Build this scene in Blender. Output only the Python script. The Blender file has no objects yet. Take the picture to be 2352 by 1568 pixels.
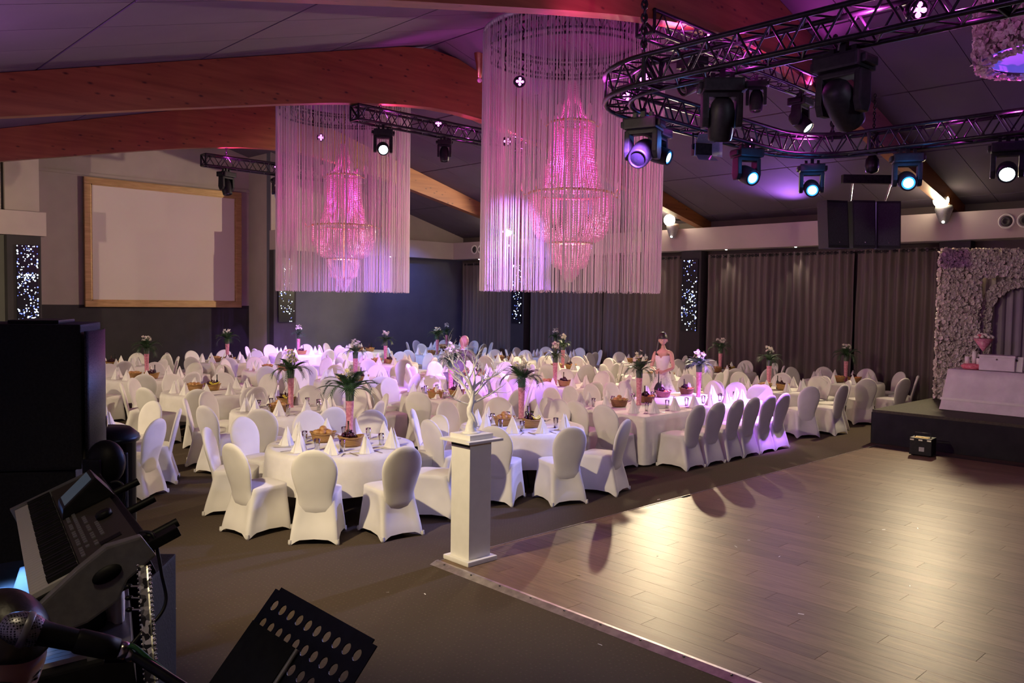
import bpy, bmesh, math, random
from mathutils import Vector, Matrix
from math import sin, cos, pi, radians, sqrt, atan2
random.seed(7)
SC = bpy.context.scene
COL = SC.collection

# ---------------------------------------------------------------- camera
F_PX, W_PX, H_PX = 1897.93, 2352, 1568
YAW, PITCH, ROLL = 0.808801, 0.0505194, -0.0145672
CAM = Vector((0, 0, 2.5))
_f = Vector((cos(YAW)*cos(PITCH), sin(YAW)*cos(PITCH), -sin(PITCH)))
_r = Vector((sin(YAW), -cos(YAW), 0))
_d = _f.cross(_r)
AX_R = cos(ROLL)*_r + sin(ROLL)*_d
AX_D = -sin(ROLL)*_r + cos(ROLL)*_d
AX_F = _f
cam = bpy.data.cameras.new('camera')
cam.sensor_width = 36.0
cam.lens = F_PX*36.0/W_PX
cam.clip_start, cam.clip_end = 0.05, 200
co = bpy.data.objects.new('camera', cam)
COL.objects.link(co)
co.matrix_world = Matrix((
    (AX_R.x, -AX_D.x, -AX_F.x, CAM.x),
    (AX_R.y, -AX_D.y, -AX_F.y, CAM.y),
    (AX_R.z, -AX_D.z, -AX_F.z, CAM.z),
    (0, 0, 0, 1)))
SC.camera = co

def ray(x, y):
    return AX_R*((x-1176)/F_PX) + AX_D*((y-784)/F_PX) + AX_F
def at_z(x, y, z=0.0):
    d = ray(x, y); return CAM + d*((z-CAM.z)/d.z)
def at_x(x, y, X):
    d = ray(x, y); return CAM + d*(X/d.x)
def at_y(x, y, Y):
    d = ray(x, y); return CAM + d*(Y/d.y)
def at_d(x, y, dep):
    return CAM + ray(x, y)*dep

# ---------------------------------------------------------------- world, view
w = bpy.data.worlds.new('night'); SC.world = w; w.use_nodes = True
w.node_tree.nodes['Background'].inputs[0].default_value = (0.05, 0.03, 0.07, 1)
w.node_tree.nodes['Background'].inputs[1].default_value = 0.3
SC.view_settings.view_transform = 'Standard'
SC.view_settings.look = 'None'
SC.view_settings.exposure = 0.0
SC.view_settings.gamma = 1.0
SC.view_settings.use_curve_mapping = False
try:
    SC.cycles.use_denoising = True
    SC.cycles.max_bounces = 7
    SC.cycles.diffuse_bounces = 3
    SC.cycles.glossy_bounces = 3
    SC.cycles.transmission_bounces = 5
    SC.cycles.transparent_max_bounces = 24
    SC.cycles.caustics_reflective = False
    SC.cycles.caustics_refractive = False
    SC.cycles.sample_clamp_indirect = 4.0
    SC.cycles.use_light_tree = True
except Exception:
    pass

# ---------------------------------------------------------------- the hall's lamps, plus added fill spots
def spot(loc, aim, watts, col, angle=60, blend=0.6, size=0.08, name='lamp_beam'):
    L = bpy.data.lights.new(name, 'SPOT')
    L.energy, L.color = watts, col
    L.spot_size, L.spot_blend = radians(angle), blend
    L.shadow_soft_size = size
    o = bpy.data.objects.new(name, L); COL.objects.link(o)
    o.location = loc
    dv = Vector(aim) - Vector(loc)
    o.rotation_euler = dv.to_track_quat('-Z', 'Y').to_euler()
    return o
def point(loc, watts, col, size=0.05, name='lamp_glow'):
    L = bpy.data.lights.new(name, 'POINT')
    L.energy, L.color, L.shadow_soft_size = watts, col, size
    o = bpy.data.objects.new(name, L); COL.objects.link(o); o.location = loc
    return o

WARM = (1.0, 0.80, 0.50)
COOL = (0.72, 0.74, 1.0)
VIO = (0.50, 0.22, 1.0)
BLUE = (0.22, 0.40, 1.0)
MAG = (1.0, 0.08, 0.85)
WALL_LAMPS_R = [(19.45, 6.84, 4.84), (19.45, 14.14, 4.84), (19.45, 20.9, 4.84)]
WALL_LAMPS_L = [(0.6, 6.2, 4.40), (0.6, 13.0, 4.40), (0.6, 19.6, 4.40)]
#LIGHTS-BEGIN
for p, e in zip(WALL_LAMPS_R, (3200, 3300, 450)):
    spot(p, (10.0, p[1]-1.0, 0.0), e, WARM, 105, 0.8, 0.10)
for p, e in zip(WALL_LAMPS_L, (1350, 1050, 550)):
    spot(p, (8.0, p[1]+0.8, 0.0), e, WARM, 92, 0.9, 0.10)
spot((19.45, 14.14, 4.84), (10.0, 26.0, 3.4), 2600, WARM, 50, 0.4, 0.06)
spot((1.1, 19.8, 3.9), (9.6, 26.0, 3.6), 620, WARM, 70, 0.4, 0.05)
spot((-0.4, 1.2, 4.6), (0.9, 2.6, 1.6), 60, WARM, 50, 0.8, 0.2)  # unseen warm spot added to brighten the dark keyboard and band gear
# unseen cool spot added behind the band, standing in for ambient light
spot((6.0, -4.0, 5.2), (8.0, 9.0, 0.5), 420, COOL, 80, 0.8, 0.25)
# blue-white moving heads of the box truss, facing the band
spot((10.9, 6.3, 4.3), (5.0, 8.0, 0.5), 1100, (0.30, 0.34, 1.0), 46, 0.5, 0.07)
spot((12.2, 4.6, 4.3), (3.6, 9.6, 0.6), 900, (0.34, 0.34, 1.0), 40, 0.5, 0.07)
spot((12.2, 5.8, 4.3), (2.0, 3.6, 1.6), 1300, (0.15, 0.35, 1.0), 34, 0.5, 0.07)
# violet heads pointing straight down on three tables
spot((13.3, 6.3, 5.2), (12.9, 8.1, 0.6), 9000, (0.42, 0.14, 1.0), 34, 0.8, 0.06)
spot((12.6, 13.6, 5.4), (12.4, 14.6, 0.7), 3600, VIO, 46, 0.9, 0.06)
spot((11.5, 20.4, 5.3), (12.6, 22.6, 0.8), 3600, VIO, 46, 0.9, 0.06)
spot((9.4, 13.5, 5.4), (14.5, 14.5, 0.5), 2200, BLUE, 54, 0.9, 0.06)
spot((7.2, 4.4, 4.6), (15.2, 12.6, 0.6), 7500, (0.14, 0.26, 1.0), 30, 0.6, 0.05)
spot((7.2, 5.2, 4.6), (12.2, 14.4, 0.6), 7000, (0.42, 0.14, 1.0), 26, 0.7, 0.05)
spot((7.3, 5.6, 4.6), (11.3, 17.5, 0.7), 3200, (0.4, 0.3, 1.0), 30, 0.8, 0.05)
spot((8.2, 6.3, 4.6), (12.4, 22.4, 0.7), 7000, VIO, 18, 0.8, 0.05)
spot((9.6, 20.3, 5.3), (17.0, 20.0, 0.8), 1800, BLUE, 60, 0.9, 0.06)
spot((12.4, 3.6, 4.6), (14.0, 11.5, 0.7), 900, (0.6, 0.5, 1.0), 60, 0.9, 0.06)
# magenta LED pars washing the ceiling and trusses
for p, a, e in (((9.3, 20.3, 5.86), (11, 20.6, 9), 40), ((12.6, 20.3, 5.86), (11, 21, 9), 40),
                ((9.4, 13.47, 6.0), (11, 13.3, 9), 45), ((12.9, 13.47, 6.0), (11, 13.0, 9), 45),
                ((9.4, 6.7, 6.15), (12, 6.6, 9), 45), ((13.2, 6.7, 6.15), (11, 6.2, 9), 45),
                ((7.3, 6.3, 4.9), (9, 6.0, 9), 60), ((12.2, 6.2, 4.9), (10, 6, 9), 60),
                ((7.2, 3.2, 4.9), (9, 3, 9), 60), ((12.3, 3.4, 4.9), (10, 3, 9), 50)):
    spot(p, a, e*2.6, MAG, 120, 0.9, 0.05)
# unseen violet spots added at both side walls to tint the ceiling
for y in (3.0, 10.3, 17.0):
    spot((0.3, y, 3.6), (7.0, y, 7.0), 520, (0.52, 0.20, 0.70), 130, 1.0, 0.3)
    spot((19.6, y, 4.75), (13.0, y, 7.4), 420, (0.42, 0.16, 0.85), 130, 1.0, 0.3)
# blue wash on the end wall beside the curtain
spot((17.3, 22.6, 4.9), (18.2, 24.5, 1.6), 240, (0.12, 0.22, 1.0), 90, 0.9, 0.1)
for p in ((RXA, 6.0, 4.9) for RXA in (7.5, 11.8)):
    point(p, 9, MAG, 0.03)
for p in ((7.2, 4.4, 4.92), (10.0, 6.4, 4.92), (12.4, 4.2, 4.92), (7.1, 2.4, 4.92), (9.4, 6.82, 6.15), (11.5, 6.82, 6.15), (13.4, 6.82, 6.15), (11.6, 13.59, 6.0), (13.2, 13.59, 6.0)):
    point(p, 7, MAG, 0.03)
#LIGHTS-END
# ---------------------------------------------------------------- helpers
def tag(o, label=None, cat=None, group=None, kind=None):
    if label: o['label'] = label
    if cat: o['category'] = cat
    if group: o['group'] = group
    if kind: o['kind'] = kind
    return o
def empty(name, loc, rz=0.0, label=None, cat=None, group=None):
    o = bpy.data.objects.new(name, None); COL.objects.link(o)
    o.location = loc; o.rotation_euler = (0, 0, rz)
    o.empty_display_size = 0.1
    return tag(o, label, cat, group)
def dup(o, parent=None, loc=None, rz=None):
    c = o.copy(); COL.objects.link(c)
    if parent is not None: c.parent = parent
    if loc is not None: c.location = loc
    if rz is not None: c.rotation_euler = (0, 0, rz)
    for ch in list(o.children): dup(ch, c)
    return c
def inst(name, mesh, parent=None, loc=(0, 0, 0), rot=(0, 0, 0), sc=None):
    o = bpy.data.objects.new(name, mesh); COL.objects.link(o)
    o.location = loc; o.rotation_euler = rot
    if sc is not None: o.scale = (sc, sc, sc) if isinstance(sc, (int, float)) else sc
    if parent is not None: o.parent = parent
    return o

class MB:
    """collects vertices and faces, links them as ONE mesh object"""
    def __init__(s): s.v, s.f, s.sm = [], [], []
    def add(s, vs, fs, smooth=False):
        b = len(s.v); s.v += [tuple(p) for p in vs]
        s.f += [tuple(i+b for i in f) for f in fs]; s.sm += [smooth]*len(fs); return s
    def box(s, lo, hi, M=None):
        (a, b, c), (d, e, f) = lo, hi
        vs = [(a,b,c),(d,b,c),(d,e,c),(a,e,c),(a,b,f),(d,b,f),(d,e,f),(a,e,f)]
        if M is not None: vs = [M @ Vector(p) for p in vs]
        return s.add(vs, [(0,3,2,1),(4,5,6,7),(0,1,5,4),(1,2,6,5),(2,3,7,6),(3,0,4,7)])
    def cbox(s, c, d, M=None):
        return s.box([c[i]-d[i]/2 for i in range(3)], [c[i]+d[i]/2 for i in range(3)], M)
    def bar(s, p, q, r, n=6, r2=None, cap=True, smooth=True):
        p, q = Vector(p), Vector(q); d = q-p
        if d.length < 1e-6: return s
        d.normalize(); a = d.orthogonal().normalized(); b = d.cross(a)
        r2 = r if r2 is None else r2
        vs = [p+(a*cos(2*pi*i/n)+b*sin(2*pi*i/n))*r for i in range(n)]
        vs += [q+(a*cos(2*pi*i/n)+b*sin(2*pi*i/n))*r2 for i in range(n)]
        s.add(vs, [(i, (i+1) % n, n+(i+1) % n, n+i) for i in range(n)], smooth)
        if cap:
            s.add(vs, [tuple(range(n-1, -1, -1)), tuple(range(n, 2*n))])
        return s
    def tube(s, pts, r, n=6, cap=True):
        pts = [Vector(p) for p in pts]; m = len(pts)
        rr = r if isinstance(r, (list, tuple)) else [r]*m
        t0 = (pts[1]-pts[0]).normalized(); a = t0.orthogonal().normalized(); vs = []
        for i, p in enumerate(pts):
            t = (pts[min(i+1, m-1)]-pts[max(i-1, 0)]).normalized()
            a = (a-t*a.dot(t))
            a = a.normalized() if a.length > 1e-6 else t.orthogonal().normalized()
            b = t.cross(a)
            vs += [p+(a*cos(2*pi*k/n)+b*sin(2*pi*k/n))*rr[i] for k in range(n)]
        fs = [(i*n+k, i*n+(k+1) % n, (i+1)*n+(k+1) % n, (i+1)*n+k) for i in range(m-1) for k in range(n)]
        s.add(vs, fs, True)
        if cap: s.add(vs, [tuple(range(n-1, -1, -1)), tuple((m-1)*n+k for k in range(n))])
        return s
    def lathe(s, prof, n=24, c=(0, 0, 0), M=None, cap=False, smooth=True):
        vs = []
        for (r, z) in prof:
            for k in range(n):
                p = Vector((c[0]+r*cos(2*pi*k/n), c[1]+r*sin(2*pi*k/n), c[2]+z))
                vs.append(M @ p if M is not None else p)
        m = len(prof)
        fs = [(i*n+k, i*n+(k+1) % n, (i+1)*n+(k+1) % n, (i+1)*n+k) for i in range(m-1) for k in range(n)]
        s.add(vs, fs, smooth)
        if cap: s.add(vs, [tuple(range(n-1, -1, -1)), tuple((m-1)*n+k for k in range(n))])
        return s
    def ball(s, c, r, n=8, m=6, sq=(1, 1, 1), M=None):
        vs, c = [], Vector(c)
        for i in range(m+1):
            t = pi*i/m
            for k in range(n):
                p = c+Vector((r*sq[0]*sin(t)*cos(2*pi*k/n), r*sq[1]*sin(t)*sin(2*pi*k/n), r*sq[2]*cos(t)))
                vs.append(M @ p if M is not None else p)
        return s.add(vs, [(i*n+k, (i+1)*n+k, (i+1)*n+(k+1) % n, i*n+(k+1) % n) for i in range(m) for k in range(n)], True)
    def grid(s, rows, smooth=True, closed=False):
        n = len(rows[0]); vs = [p for r in rows for p in r]
        kk = n if closed else n-1
        return s.add(vs, [(i*n+k, i*n+(k+1) % n, (i+1)*n+(k+1) % n, (i+1)*n+k) for i in range(len(rows)-1) for k in range(kk)], smooth)
    def mesh(s, name, mat):
        me = bpy.data.meshes.new(name)
        me.from_pydata(s.v, [], s.f)
        me.polygons.foreach_set('use_smooth', s.sm)
        if isinstance(mat, (list, tuple)):
            for m in mat: me.materials.append(m)
        elif mat is not None: me.materials.append(mat)
        me.update(); return me
    def build(s, name, mat, parent=None, loc=(0, 0, 0), rz=0.0):
        return inst(name, s.mesh(name, mat), parent, loc, (0, 0, rz))
def bevel(o, w, seg=2):
    bm = bmesh.new(); bm.from_mesh(o.data)
    bmesh.ops.remove_doubles(bm, verts=bm.verts, dist=1e-5)
    bmesh.ops.bevel(bm, geom=[e for e in bm.edges if e.is_manifold and e.calc_face_angle(0) > 0.5], offset=w, segments=seg, affect='EDGES', profile=0.7)
    bm.to_mesh(o.data); bm.free(); return o
def weld(o, d=1e-5):
    bm = bmesh.new(); bm.from_mesh(o.data)
    bmesh.ops.remove_doubles(bm, verts=bm.verts, dist=d)
    bmesh.ops.recalc_face_normals(bm, faces=bm.faces)
    bm.to_mesh(o.data); bm.free(); return o
def frame_matrix(o, x, y, z):
    return Matrix(((x[0], y[0], z[0], o[0]), (x[1], y[1], z[1], o[1]), (x[2], y[2], z[2], o[2]), (0, 0, 0, 1)))

# ---------------------------------------------------------------- materials
def mat(name, col, rough=0.6, metal=0.0, emit=None, es=0.0, spec=0.5, alpha=1.0, trans=0.0, sheen=0.0):
    m = bpy.data.materials.new(name); m.use_nodes = True
    b = m.node_tree.nodes['Principled BSDF']
    b.inputs['Base Color'].default_value = (*col, 1)
    b.inputs['Roughness'].default_value = rough
    b.inputs['Metallic'].default_value = metal
    b.inputs['Specular IOR Level'].default_value = spec
    b.inputs['Alpha'].default_value = alpha
    b.inputs['Transmission Weight'].default_value = trans
    if sheen: b.inputs['Sheen Weight'].default_value = sheen
    if emit is not None:
        b.inputs['Emission Color'].default_value = (*emit, 1)
        b.inputs['Emission Strength'].default_value = es
    return m
def nodes(m): return m.node_tree.nodes, m.node_tree.links, m.node_tree.nodes['Principled BSDF']
def coords(m, kind='Object', scale=(1, 1, 1), rot=(0, 0, 0)):
    n, l, b = nodes(m)
    tc = n.new('ShaderNodeTexCoord'); mp = n.new('ShaderNodeMapping')
    mp.inputs['Scale'].default_value = scale; mp.inputs['Rotation'].default_value = rot
    l.new(tc.outputs[kind], mp.inputs['Vector']); return mp.outputs['Vector']
def noise_col(m, c1, c2, scale=5, detail=4, kind='Object', stretch=(1, 1, 1), lo=0.35, hi=0.65, bump=0.0, rough=0.55):
    n, l, b = nodes(m)
    v = coords(m, kind, stretch)
    t = n.new('ShaderNodeTexNoise'); t.inputs['Scale'].default_value = scale; t.inputs['Detail'].default_value = detail
    t.inputs['Roughness'].default_value = rough
    l.new(v, t.inputs['Vector'])
    r = n.new('ShaderNodeValToRGB')
    r.color_ramp.elements[0].position, r.color_ramp.elements[0].color = lo, (*c1, 1)
    r.color_ramp.elements[1].position, r.color_ramp.elements[1].color = hi, (*c2, 1)
    l.new(t.outputs['Fac'], r.inputs['Fac']); l.new(r.outputs['Color'], b.inputs['Base Color'])
    if bump:
        bp = n.new('ShaderNodeBump'); bp.inputs['Strength'].default_value = bump; bp.inputs['Distance'].default_value = 0.01
        l.new(t.outputs['Fac'], bp.inputs['Height']); l.new(bp.outputs['Normal'], b.inputs['Normal'])
    return r.outputs['Color']

M = {}
M['white_cloth'] = mat('white_spandex', (0.80, 0.77, 0.74), 0.75, spec=0.2)
noise_col(M['white_cloth'], (0.76, 0.73, 0.70), (0.84, 0.81, 0.78), 3, 2)
M['linen'] = mat('table_linen', (0.80, 0.77, 0.74), 0.8, spec=0.15)
noise_col(M['linen'], (0.77, 0.74, 0.71), (0.83, 0.80, 0.77), 6, 3)
M['napkin'] = mat('napkin_linen', (0.88, 0.86, 0.83), 0.75, spec=0.15)
noise_col(M['napkin'], (0.86, 0.84, 0.81), (0.90, 0.88, 0.85), 14, 2)
M['white_paint'] = mat('white_paint', (0.82, 0.80, 0.76), 0.45)
noise_col(M['white_paint'], (0.80, 0.78, 0.74), (0.84, 0.82, 0.78), 9, 4)
M['black_metal'] = mat('black_metal', (0.018, 0.018, 0.02), 0.32, 0.6)
noise_col(M['black_metal'], (0.014, 0.014, 0.016), (0.026, 0.026, 0.03), 20, 3)
M['black_plastic'] = mat('black_plastic', (0.02, 0.02, 0.022), 0.5, spec=0.25)
noise_col(M['black_plastic'], (0.009, 0.009, 0.010), (0.015, 0.015, 0.016), 30, 3, bump=0.05)
M['black_wood'] = mat('black_textured_coat', (0.012, 0.012, 0.014), 0.7)
noise_col(M['black_wood'], (0.009, 0.009, 0.011), (0.018, 0.018, 0.02), 90, 2, bump=0.2)
M['chrome'] = mat('steel', (0.62, 0.61, 0.60), 0.22, 1.0)
noise_col(M['chrome'], (0.58, 0.57, 0.56), (0.68, 0.67, 0.66), 18, 2)
M['silver'] = mat('silver_paint', (0.34, 0.34, 0.36), 0.38, 0.5)
noise_col(M['silver'], (0.31, 0.31, 0.33), (0.37, 0.37, 0.39), 40, 2)
def nodes(m): return m.node_tree.nodes, m.node_tree.links, m.node_tree.nodes['Principled BSDF']
M['glass'] = mat('clear_glass', (0.95, 0.96, 0.97), 0.05)
_n, _l, _b = nodes(M['glass'])
_g = _n.new('ShaderNodeBsdfGlossy'); _g.inputs['Roughness'].default_value = 0.05
_t = _n.new('ShaderNodeBsdfTransparent'); _t.inputs['Color'].default_value = (0.93, 0.93, 0.94, 1)
_w = _n.new('ShaderNodeLayerWeight'); _w.inputs['Blend'].default_value = 0.35
_m = _n.new('ShaderNodeMixShader'); _l.new(_w.outputs['Fresnel'], _m.inputs[0]); _l.new(_t.outputs[0], _m.inputs[1]); _l.new(_g.outputs[0], _m.inputs[2])
_l.new(_m.outputs[0], _n['Material Output'].inputs[0])
M['dark_glass'] = mat('bottle_glass', (0.02, 0.025, 0.02), 0.08)
M['lens_blue'] = mat('lit_blue_lens', (0.1, 0.3, 0.8), 0.2, emit=(0.45, 0.85, 1.0), es=7)
M['lens_rim'] = mat('blue_lens_rim', (0.02, 0.1, 0.5), 0.3, emit=(0.02, 0.28, 1.0), es=2.2)
M['lens_white'] = mat('lit_white_lens', (0.8, 0.9, 0.9), 0.2, emit=(0.75, 0.97, 1.0), es=14)
M['lens_dark'] = mat('unlit_lens', (0.01, 0.01, 0.014), 0.06)
M['lens_warm'] = mat('lit_warm_lens', (1, 0.9, 0.7), 0.3, emit=(1.0, 0.86, 0.55), es=60)
M['led_mag'] = mat('magenta_led', (1, 0.4, 0.9), 0.3, emit=(1.0, 0.22, 0.90), es=3.5)
M['led_small'] = mat('small_white_led', (1, 1, 1), 0.3, emit=(1, 0.93, 0.75), es=30)
M['star'] = mat('star_led', (0.9, 0.95, 1), 0.3, emit=(0.72, 0.88, 1.0), es=7)
M['star_dim'] = mat('star_led_blue', (0.3, 0.4, 1), 0.3, emit=(0.16, 0.22, 1.0), es=2.2)
# ---------------------------------------------------------------- room shell
XR, YG = 20.75, 24.6          # curtain wall, end wall
XL, YB = -1.2, -6.0
RIDGE = 10.6
def ceil_z(x):
    return 7.66-0.27*(RIDGE-x) if x < RIDGE else 7.66-0.278*(x-RIDGE)

# carpet
M['carpet'] = mat('brown_carpet', (0.10, 0.085, 0.07), 0.95, spec=0.05)
n, l, b = nodes(M['carpet'])
v = coords(M['carpet'], 'Object')
vo = n.new('ShaderNodeTexVoronoi'); vo.inputs['Scale'].default_value = 22; vo.inputs['Randomness'].default_value = 0.25
l.new(v, vo.inputs['Vector'])
rp = n.new('ShaderNodeValToRGB')
rp.color_ramp.elements[0].position, rp.color_ramp.elements[0].color = 0.10, (0.155, 0.118, 0.088, 1)
rp.color_ramp.elements[1].position, rp.color_ramp.elements[1].color = 0.22, (0.118, 0.088, 0.066, 1)
l.new(vo.outputs['Distance'], rp.inputs['Fac'])
ns = n.new('ShaderNodeTexNoise'); ns.inputs['Scale'].default_value = 220; ns.inputs['Detail'].default_value = 2
l.new(v, ns.inputs['Vector'])
mx = n.new('ShaderNodeMixRGB'); mx.blend_type = 'MULTIPLY'; mx.inputs['Fac'].default_value = 0.5
l.new(rp.outputs['Color'], mx.inputs['Color1']); l.new(ns.outputs['Color'], mx.inputs['Color2'])
l.new(mx.outputs['Color'], b.inputs['Base Color'])
bp = n.new('ShaderNodeBump'); bp.inputs['Strength'].default_value = 0.4; bp.inputs['Distance'].default_value = 0.004
l.new(ns.outputs['Fac'], bp.inputs['Height']); l.new(bp.outputs['Normal'], b.inputs['Normal'])
FL = MB().box((XL, YB, -0.1), (XR, YG+2.2, 0)).build('floor', M['carpet']); tag(FL, kind='structure')

# plain walls
M['wall_dark'] = mat('charcoal_wall', (0.030, 0.026, 0.032), 0.8)
noise_col(M['wall_dark'], (0.027, 0.023, 0.030), (0.036, 0.030, 0.038), 2, 4)
M['wall_brown'] = mat('taupe_wall', (0.16, 0.12, 0.11), 0.8)
noise_col(M['wall_brown'], (0.085, 0.066, 0.062), (0.10, 0.078, 0.072), 1.5, 4)
M['wall_cream'] = mat('cream_wall', (0.50, 0.42, 0.38), 0.75)
noise_col(M['wall_cream'], (0.36, 0.295, 0.29), (0.40, 0.33, 0.32), 1.2, 4)
M['wall_blue'] = mat('grey_blue_wall', (0.20, 0.20, 0.26), 0.75)
noise_col(M['wall_blue'], (0.10, 0.105, 0.15), (0.12, 0.125, 0.17), 1.3, 4)
M['wall_grey'] = mat('grey_wall', (0.17, 0.165, 0.16), 0.8)
noise_col(M['wall_grey'], (0.16, 0.155, 0.15), (0.185, 0.18, 0.17), 1.3, 4)
M['pelmet'] = mat('pale_pelmet', (0.62, 0.53, 0.52), 0.7)
noise_col(M['pelmet'], (0.42, 0.34, 0.35), (0.46, 0.375, 0.38), 1.0, 4)
tag(MB().box((XR, YB, 0), (XR+0.15, YG+2.2, 5.0)).build('wall_right', M['wall_brown']), kind='structure')
tag(MB().box((XL-0.15, YB, 0), (XL, YG+2.2, 5.2)).build('wall_left', M['wall_cream']), kind='structure')
tag(MB().box((XL, YB-0.15, 0), (XR, YB, 8)).build('wall_back', M['wall_brown']), kind='structure')

# end wall: two wings beside an alcove that holds the screen
AX0, AX1, YS = 6.05, 12.72, 26.1
we = empty('wall_front', (0, 0, 0)); tag(we, kind='structure')
def gable_poly(x0, x1, z0, y, name, m, th=0.25):
    xs = [x0]+([RIDGE] if x0 < RIDGE < x1 else [])+[x1]
    lo = [(x, y, z0) for x in xs]; hi = [(x, y, ceil_z(x)+0.1) for x in xs]
    k = len(xs); vs = lo+hi+[(p[0], p[1]+th, p[2]) for p in lo+hi]; fs = []
    for i in range(k-1):
        fs += [(i, i+1, k+i+1, k+i), (2*k+i, 3*k+i, 3*k+i+1, 2*k+i+1), (i, 2*k+i, 2*k+i+1, i+1), (k+i, k+i+1, 3*k+i+1, 3*k+i)]
    fs += [(0, k, 3*k, 2*k), (k-1, 2*k+k-1, 3*k+k-1, 2*k-1)]
    return MB().add(vs, fs).build(name, m, we)
gable_poly(XL, AX0, 0, YG, 'wing_panel', M['wall_grey'])
gable_poly(AX1, XR, 0, YG, 'wing_panel', M['wall_blue'])
gable_poly(XL, AX0-0.85, 4.6, YG-0.12, 'upper_panel', M['wall_cream'], 0.12)
gable_poly(AX0-0.77, AX0+0.02, 4.6, YG-0.16, 'upper_panel', M['wall_cream'], 0.16)
gable_poly(AX1, XR, 4.6, YG-0.05, 'upper_panel', M['wall_cream'], 0.05)
# alcove: pale upper wall, dark dado below
gable_poly(AX0-0.6, AX1+0.6, 2.17, YS, 'alcove_upper', M['wall_cream'])
MB().box((AX0-0.6, YS, 0), (AX1+0.6, YS+0.25, 2.17)).build('alcove_dado', M['wall_dark'], we)
MB().box((AX0-0.25, YG+0.25, 0), (AX0, YS, 7)).build('alcove_side', M['wall_cream'], we)
MB().box((AX1, YG+0.25, 0), (AX1+0.25, YS, 7.2)).build('alcove_side', M['wall_cream'], we)
tag(MB().box((AX0-0.2, YS-0.05, 5.92), (AX1+0.2, YS, 6.0)).build('trim_1', M['wall_cream']), kind='structure')

# pelmets
def pelmet(name, lo, hi):
    return tag(bevel(MB().box(lo, hi).build(name, M['pelmet']), 0.008), kind='structure')
PZ0, PZ1 = 3.98, 4.60
pelmet('trim_2', (20.0, YB, PZ0), (XR, YG-0.36, PZ1))
pelmet('trim_3', (AX1-0.02, 24.24, PZ0), (XR, YG+0.02, PZ1))
pelmet('trim_4', (XL, 24.24, PZ0), (AX0+0.13, YG, PZ1))

# ceiling: panels with recessed joints
M['ceil'] = mat('grey_ceiling_board', (0.30, 0.26, 0.29), 0.85)
noise_col(M['ceil'], (0.100, 0.078, 0.105), (0.116, 0.090, 0.120), 0.8, 3)
M['ceil_gap'] = mat('dark_joint', (0.03, 0.026, 0.03), 0.9)
noise_col(M['ceil_gap'], (0.027, 0.023, 0.027), (0.034, 0.03, 0.034), 3, 2)
cb = MB()
for x0, x1 in ((XL, RIDGE), (RIDGE, XR)):
    z0, z1 = ceil_z(x0)+0.035, ceil_z(x1)+0.035
    cb.add([(x0, YB, z0), (x1, YB, z1), (x1, YG+2.2, z1), (x0, YG+2.2, z0), (x0, YB, z0+.1), (x1, YB, z1+.1), (x1, YG+2.2, z1+.1), (x0, YG+2.2, z0+.1)],
           [(0, 3, 2, 1), (4, 5, 6, 7), (0, 1, 5, 4), (1, 2, 6, 5), (2, 3, 7, 6), (3, 0, 4, 7)])
CE = cb.build('ceiling', M['ceil_gap']); tag(CE, kind='structure')
for side in (0, 1):
    sl = 0.27 if side == 0 else -0.278
    ang = math.atan(sl); L = sqrt(1+sl*sl)
    wpan = 2.42
    me = MB().box((0.02, 0.006, 0), (wpan*L-0.02, 1.2-0.006, 0.03)).mesh('ceiling_panel', M['ceil'])
    nx = 5
    for i in range(nx):
        x0 = (RIDGE-(i+1)*wpan) if side == 0 else RIDGE+i*wpan
        if x0+wpan > XR+0.1:
            me2 = MB().box((0.02, 0.006, 0), ((XR-x0)*L-0.005, 1.2-0.006, 0.03)).mesh('ceiling_panel', M['ceil'])
        else: me2 = me
        if x0 < XL-wpan or x0 > XR: continue
        for j in range(27):
            y0 = -6.0+1.2*j
            if x0 < 4 and y0 < 4: continue
            inst('ceiling_panel', me2, CE, (x0, y0, ceil_z(x0)), (0, -ang, 0))

# glulam beams
M['glulam'] = mat('orange_glulam', (0.30, 0.12, 0.04), 0.5)
n, l, b = nodes(M['glulam'])
v = coords(M['glulam'], 'Object', (0.35, 3.0, 4.5))
t = n.new('ShaderNodeTexNoise'); t.inputs['Scale'].default_value = 2.2; t.inputs['Detail'].default_value = 5
l.new(v, t.inputs['Vector'])
r = n.new('ShaderNodeValToRGB')
r.color_ramp.elements[0].position, r.color_ramp.elements[0].color = 0.3, (0.20, 0.064, 0.018, 1)
r.color_ramp.elements[1].position, r.color_ramp.elements[1].color = 0.7, (0.31, 0.115, 0.036, 1)
l.new(t.outputs['Fac'], r.inputs['Fac'])
v2 = coords(M['glulam'], 'Object', (2.4, 6.0, 5.5))
k = n.new('ShaderNodeTexVoronoi'); k.inputs['Scale'].default_value = 1.3
l.new(v2, k.inputs['Vector'])
r2 = n.new('ShaderNodeValToRGB')
r2.color_ramp.elements[0].position, r2.color_ramp.elements[0].color = 0.05, (0.22, 0.16, 0.12, 1)
r2.color_ramp.elements[1].position, r2.color_ramp.elements[1].color = 0.17, (1, 1, 1, 1)
l.new(k.outputs['Distance'], r2.inputs['Fac'])
mx = n.new('ShaderNodeMixRGB'); mx.blend_type = 'MULTIPLY'; mx.inputs['Fac'].default_value = 1
l.new(r.outputs['Color'], mx.inputs['Color1']); l.new(r2.outputs['Color'], mx.inputs['Color2'])
l.new(mx.outputs['Color'], b.inputs['Base Color'])
BOT = [(-1.2, 4.10), (0, 4.35), (2.87, 4.956), (5, 5.42), (7.16, 5.87), (8.2, 6.07), (9, 6.2), (9.8, 6.31), (10.5, 6.37), (11.2, 6.385), (11.84, 6.35), (12.6, 6.25), (14.4, 5.92), (17.8, 5.2), (20.0, 4.72), (20.75, 4.56)]
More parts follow.
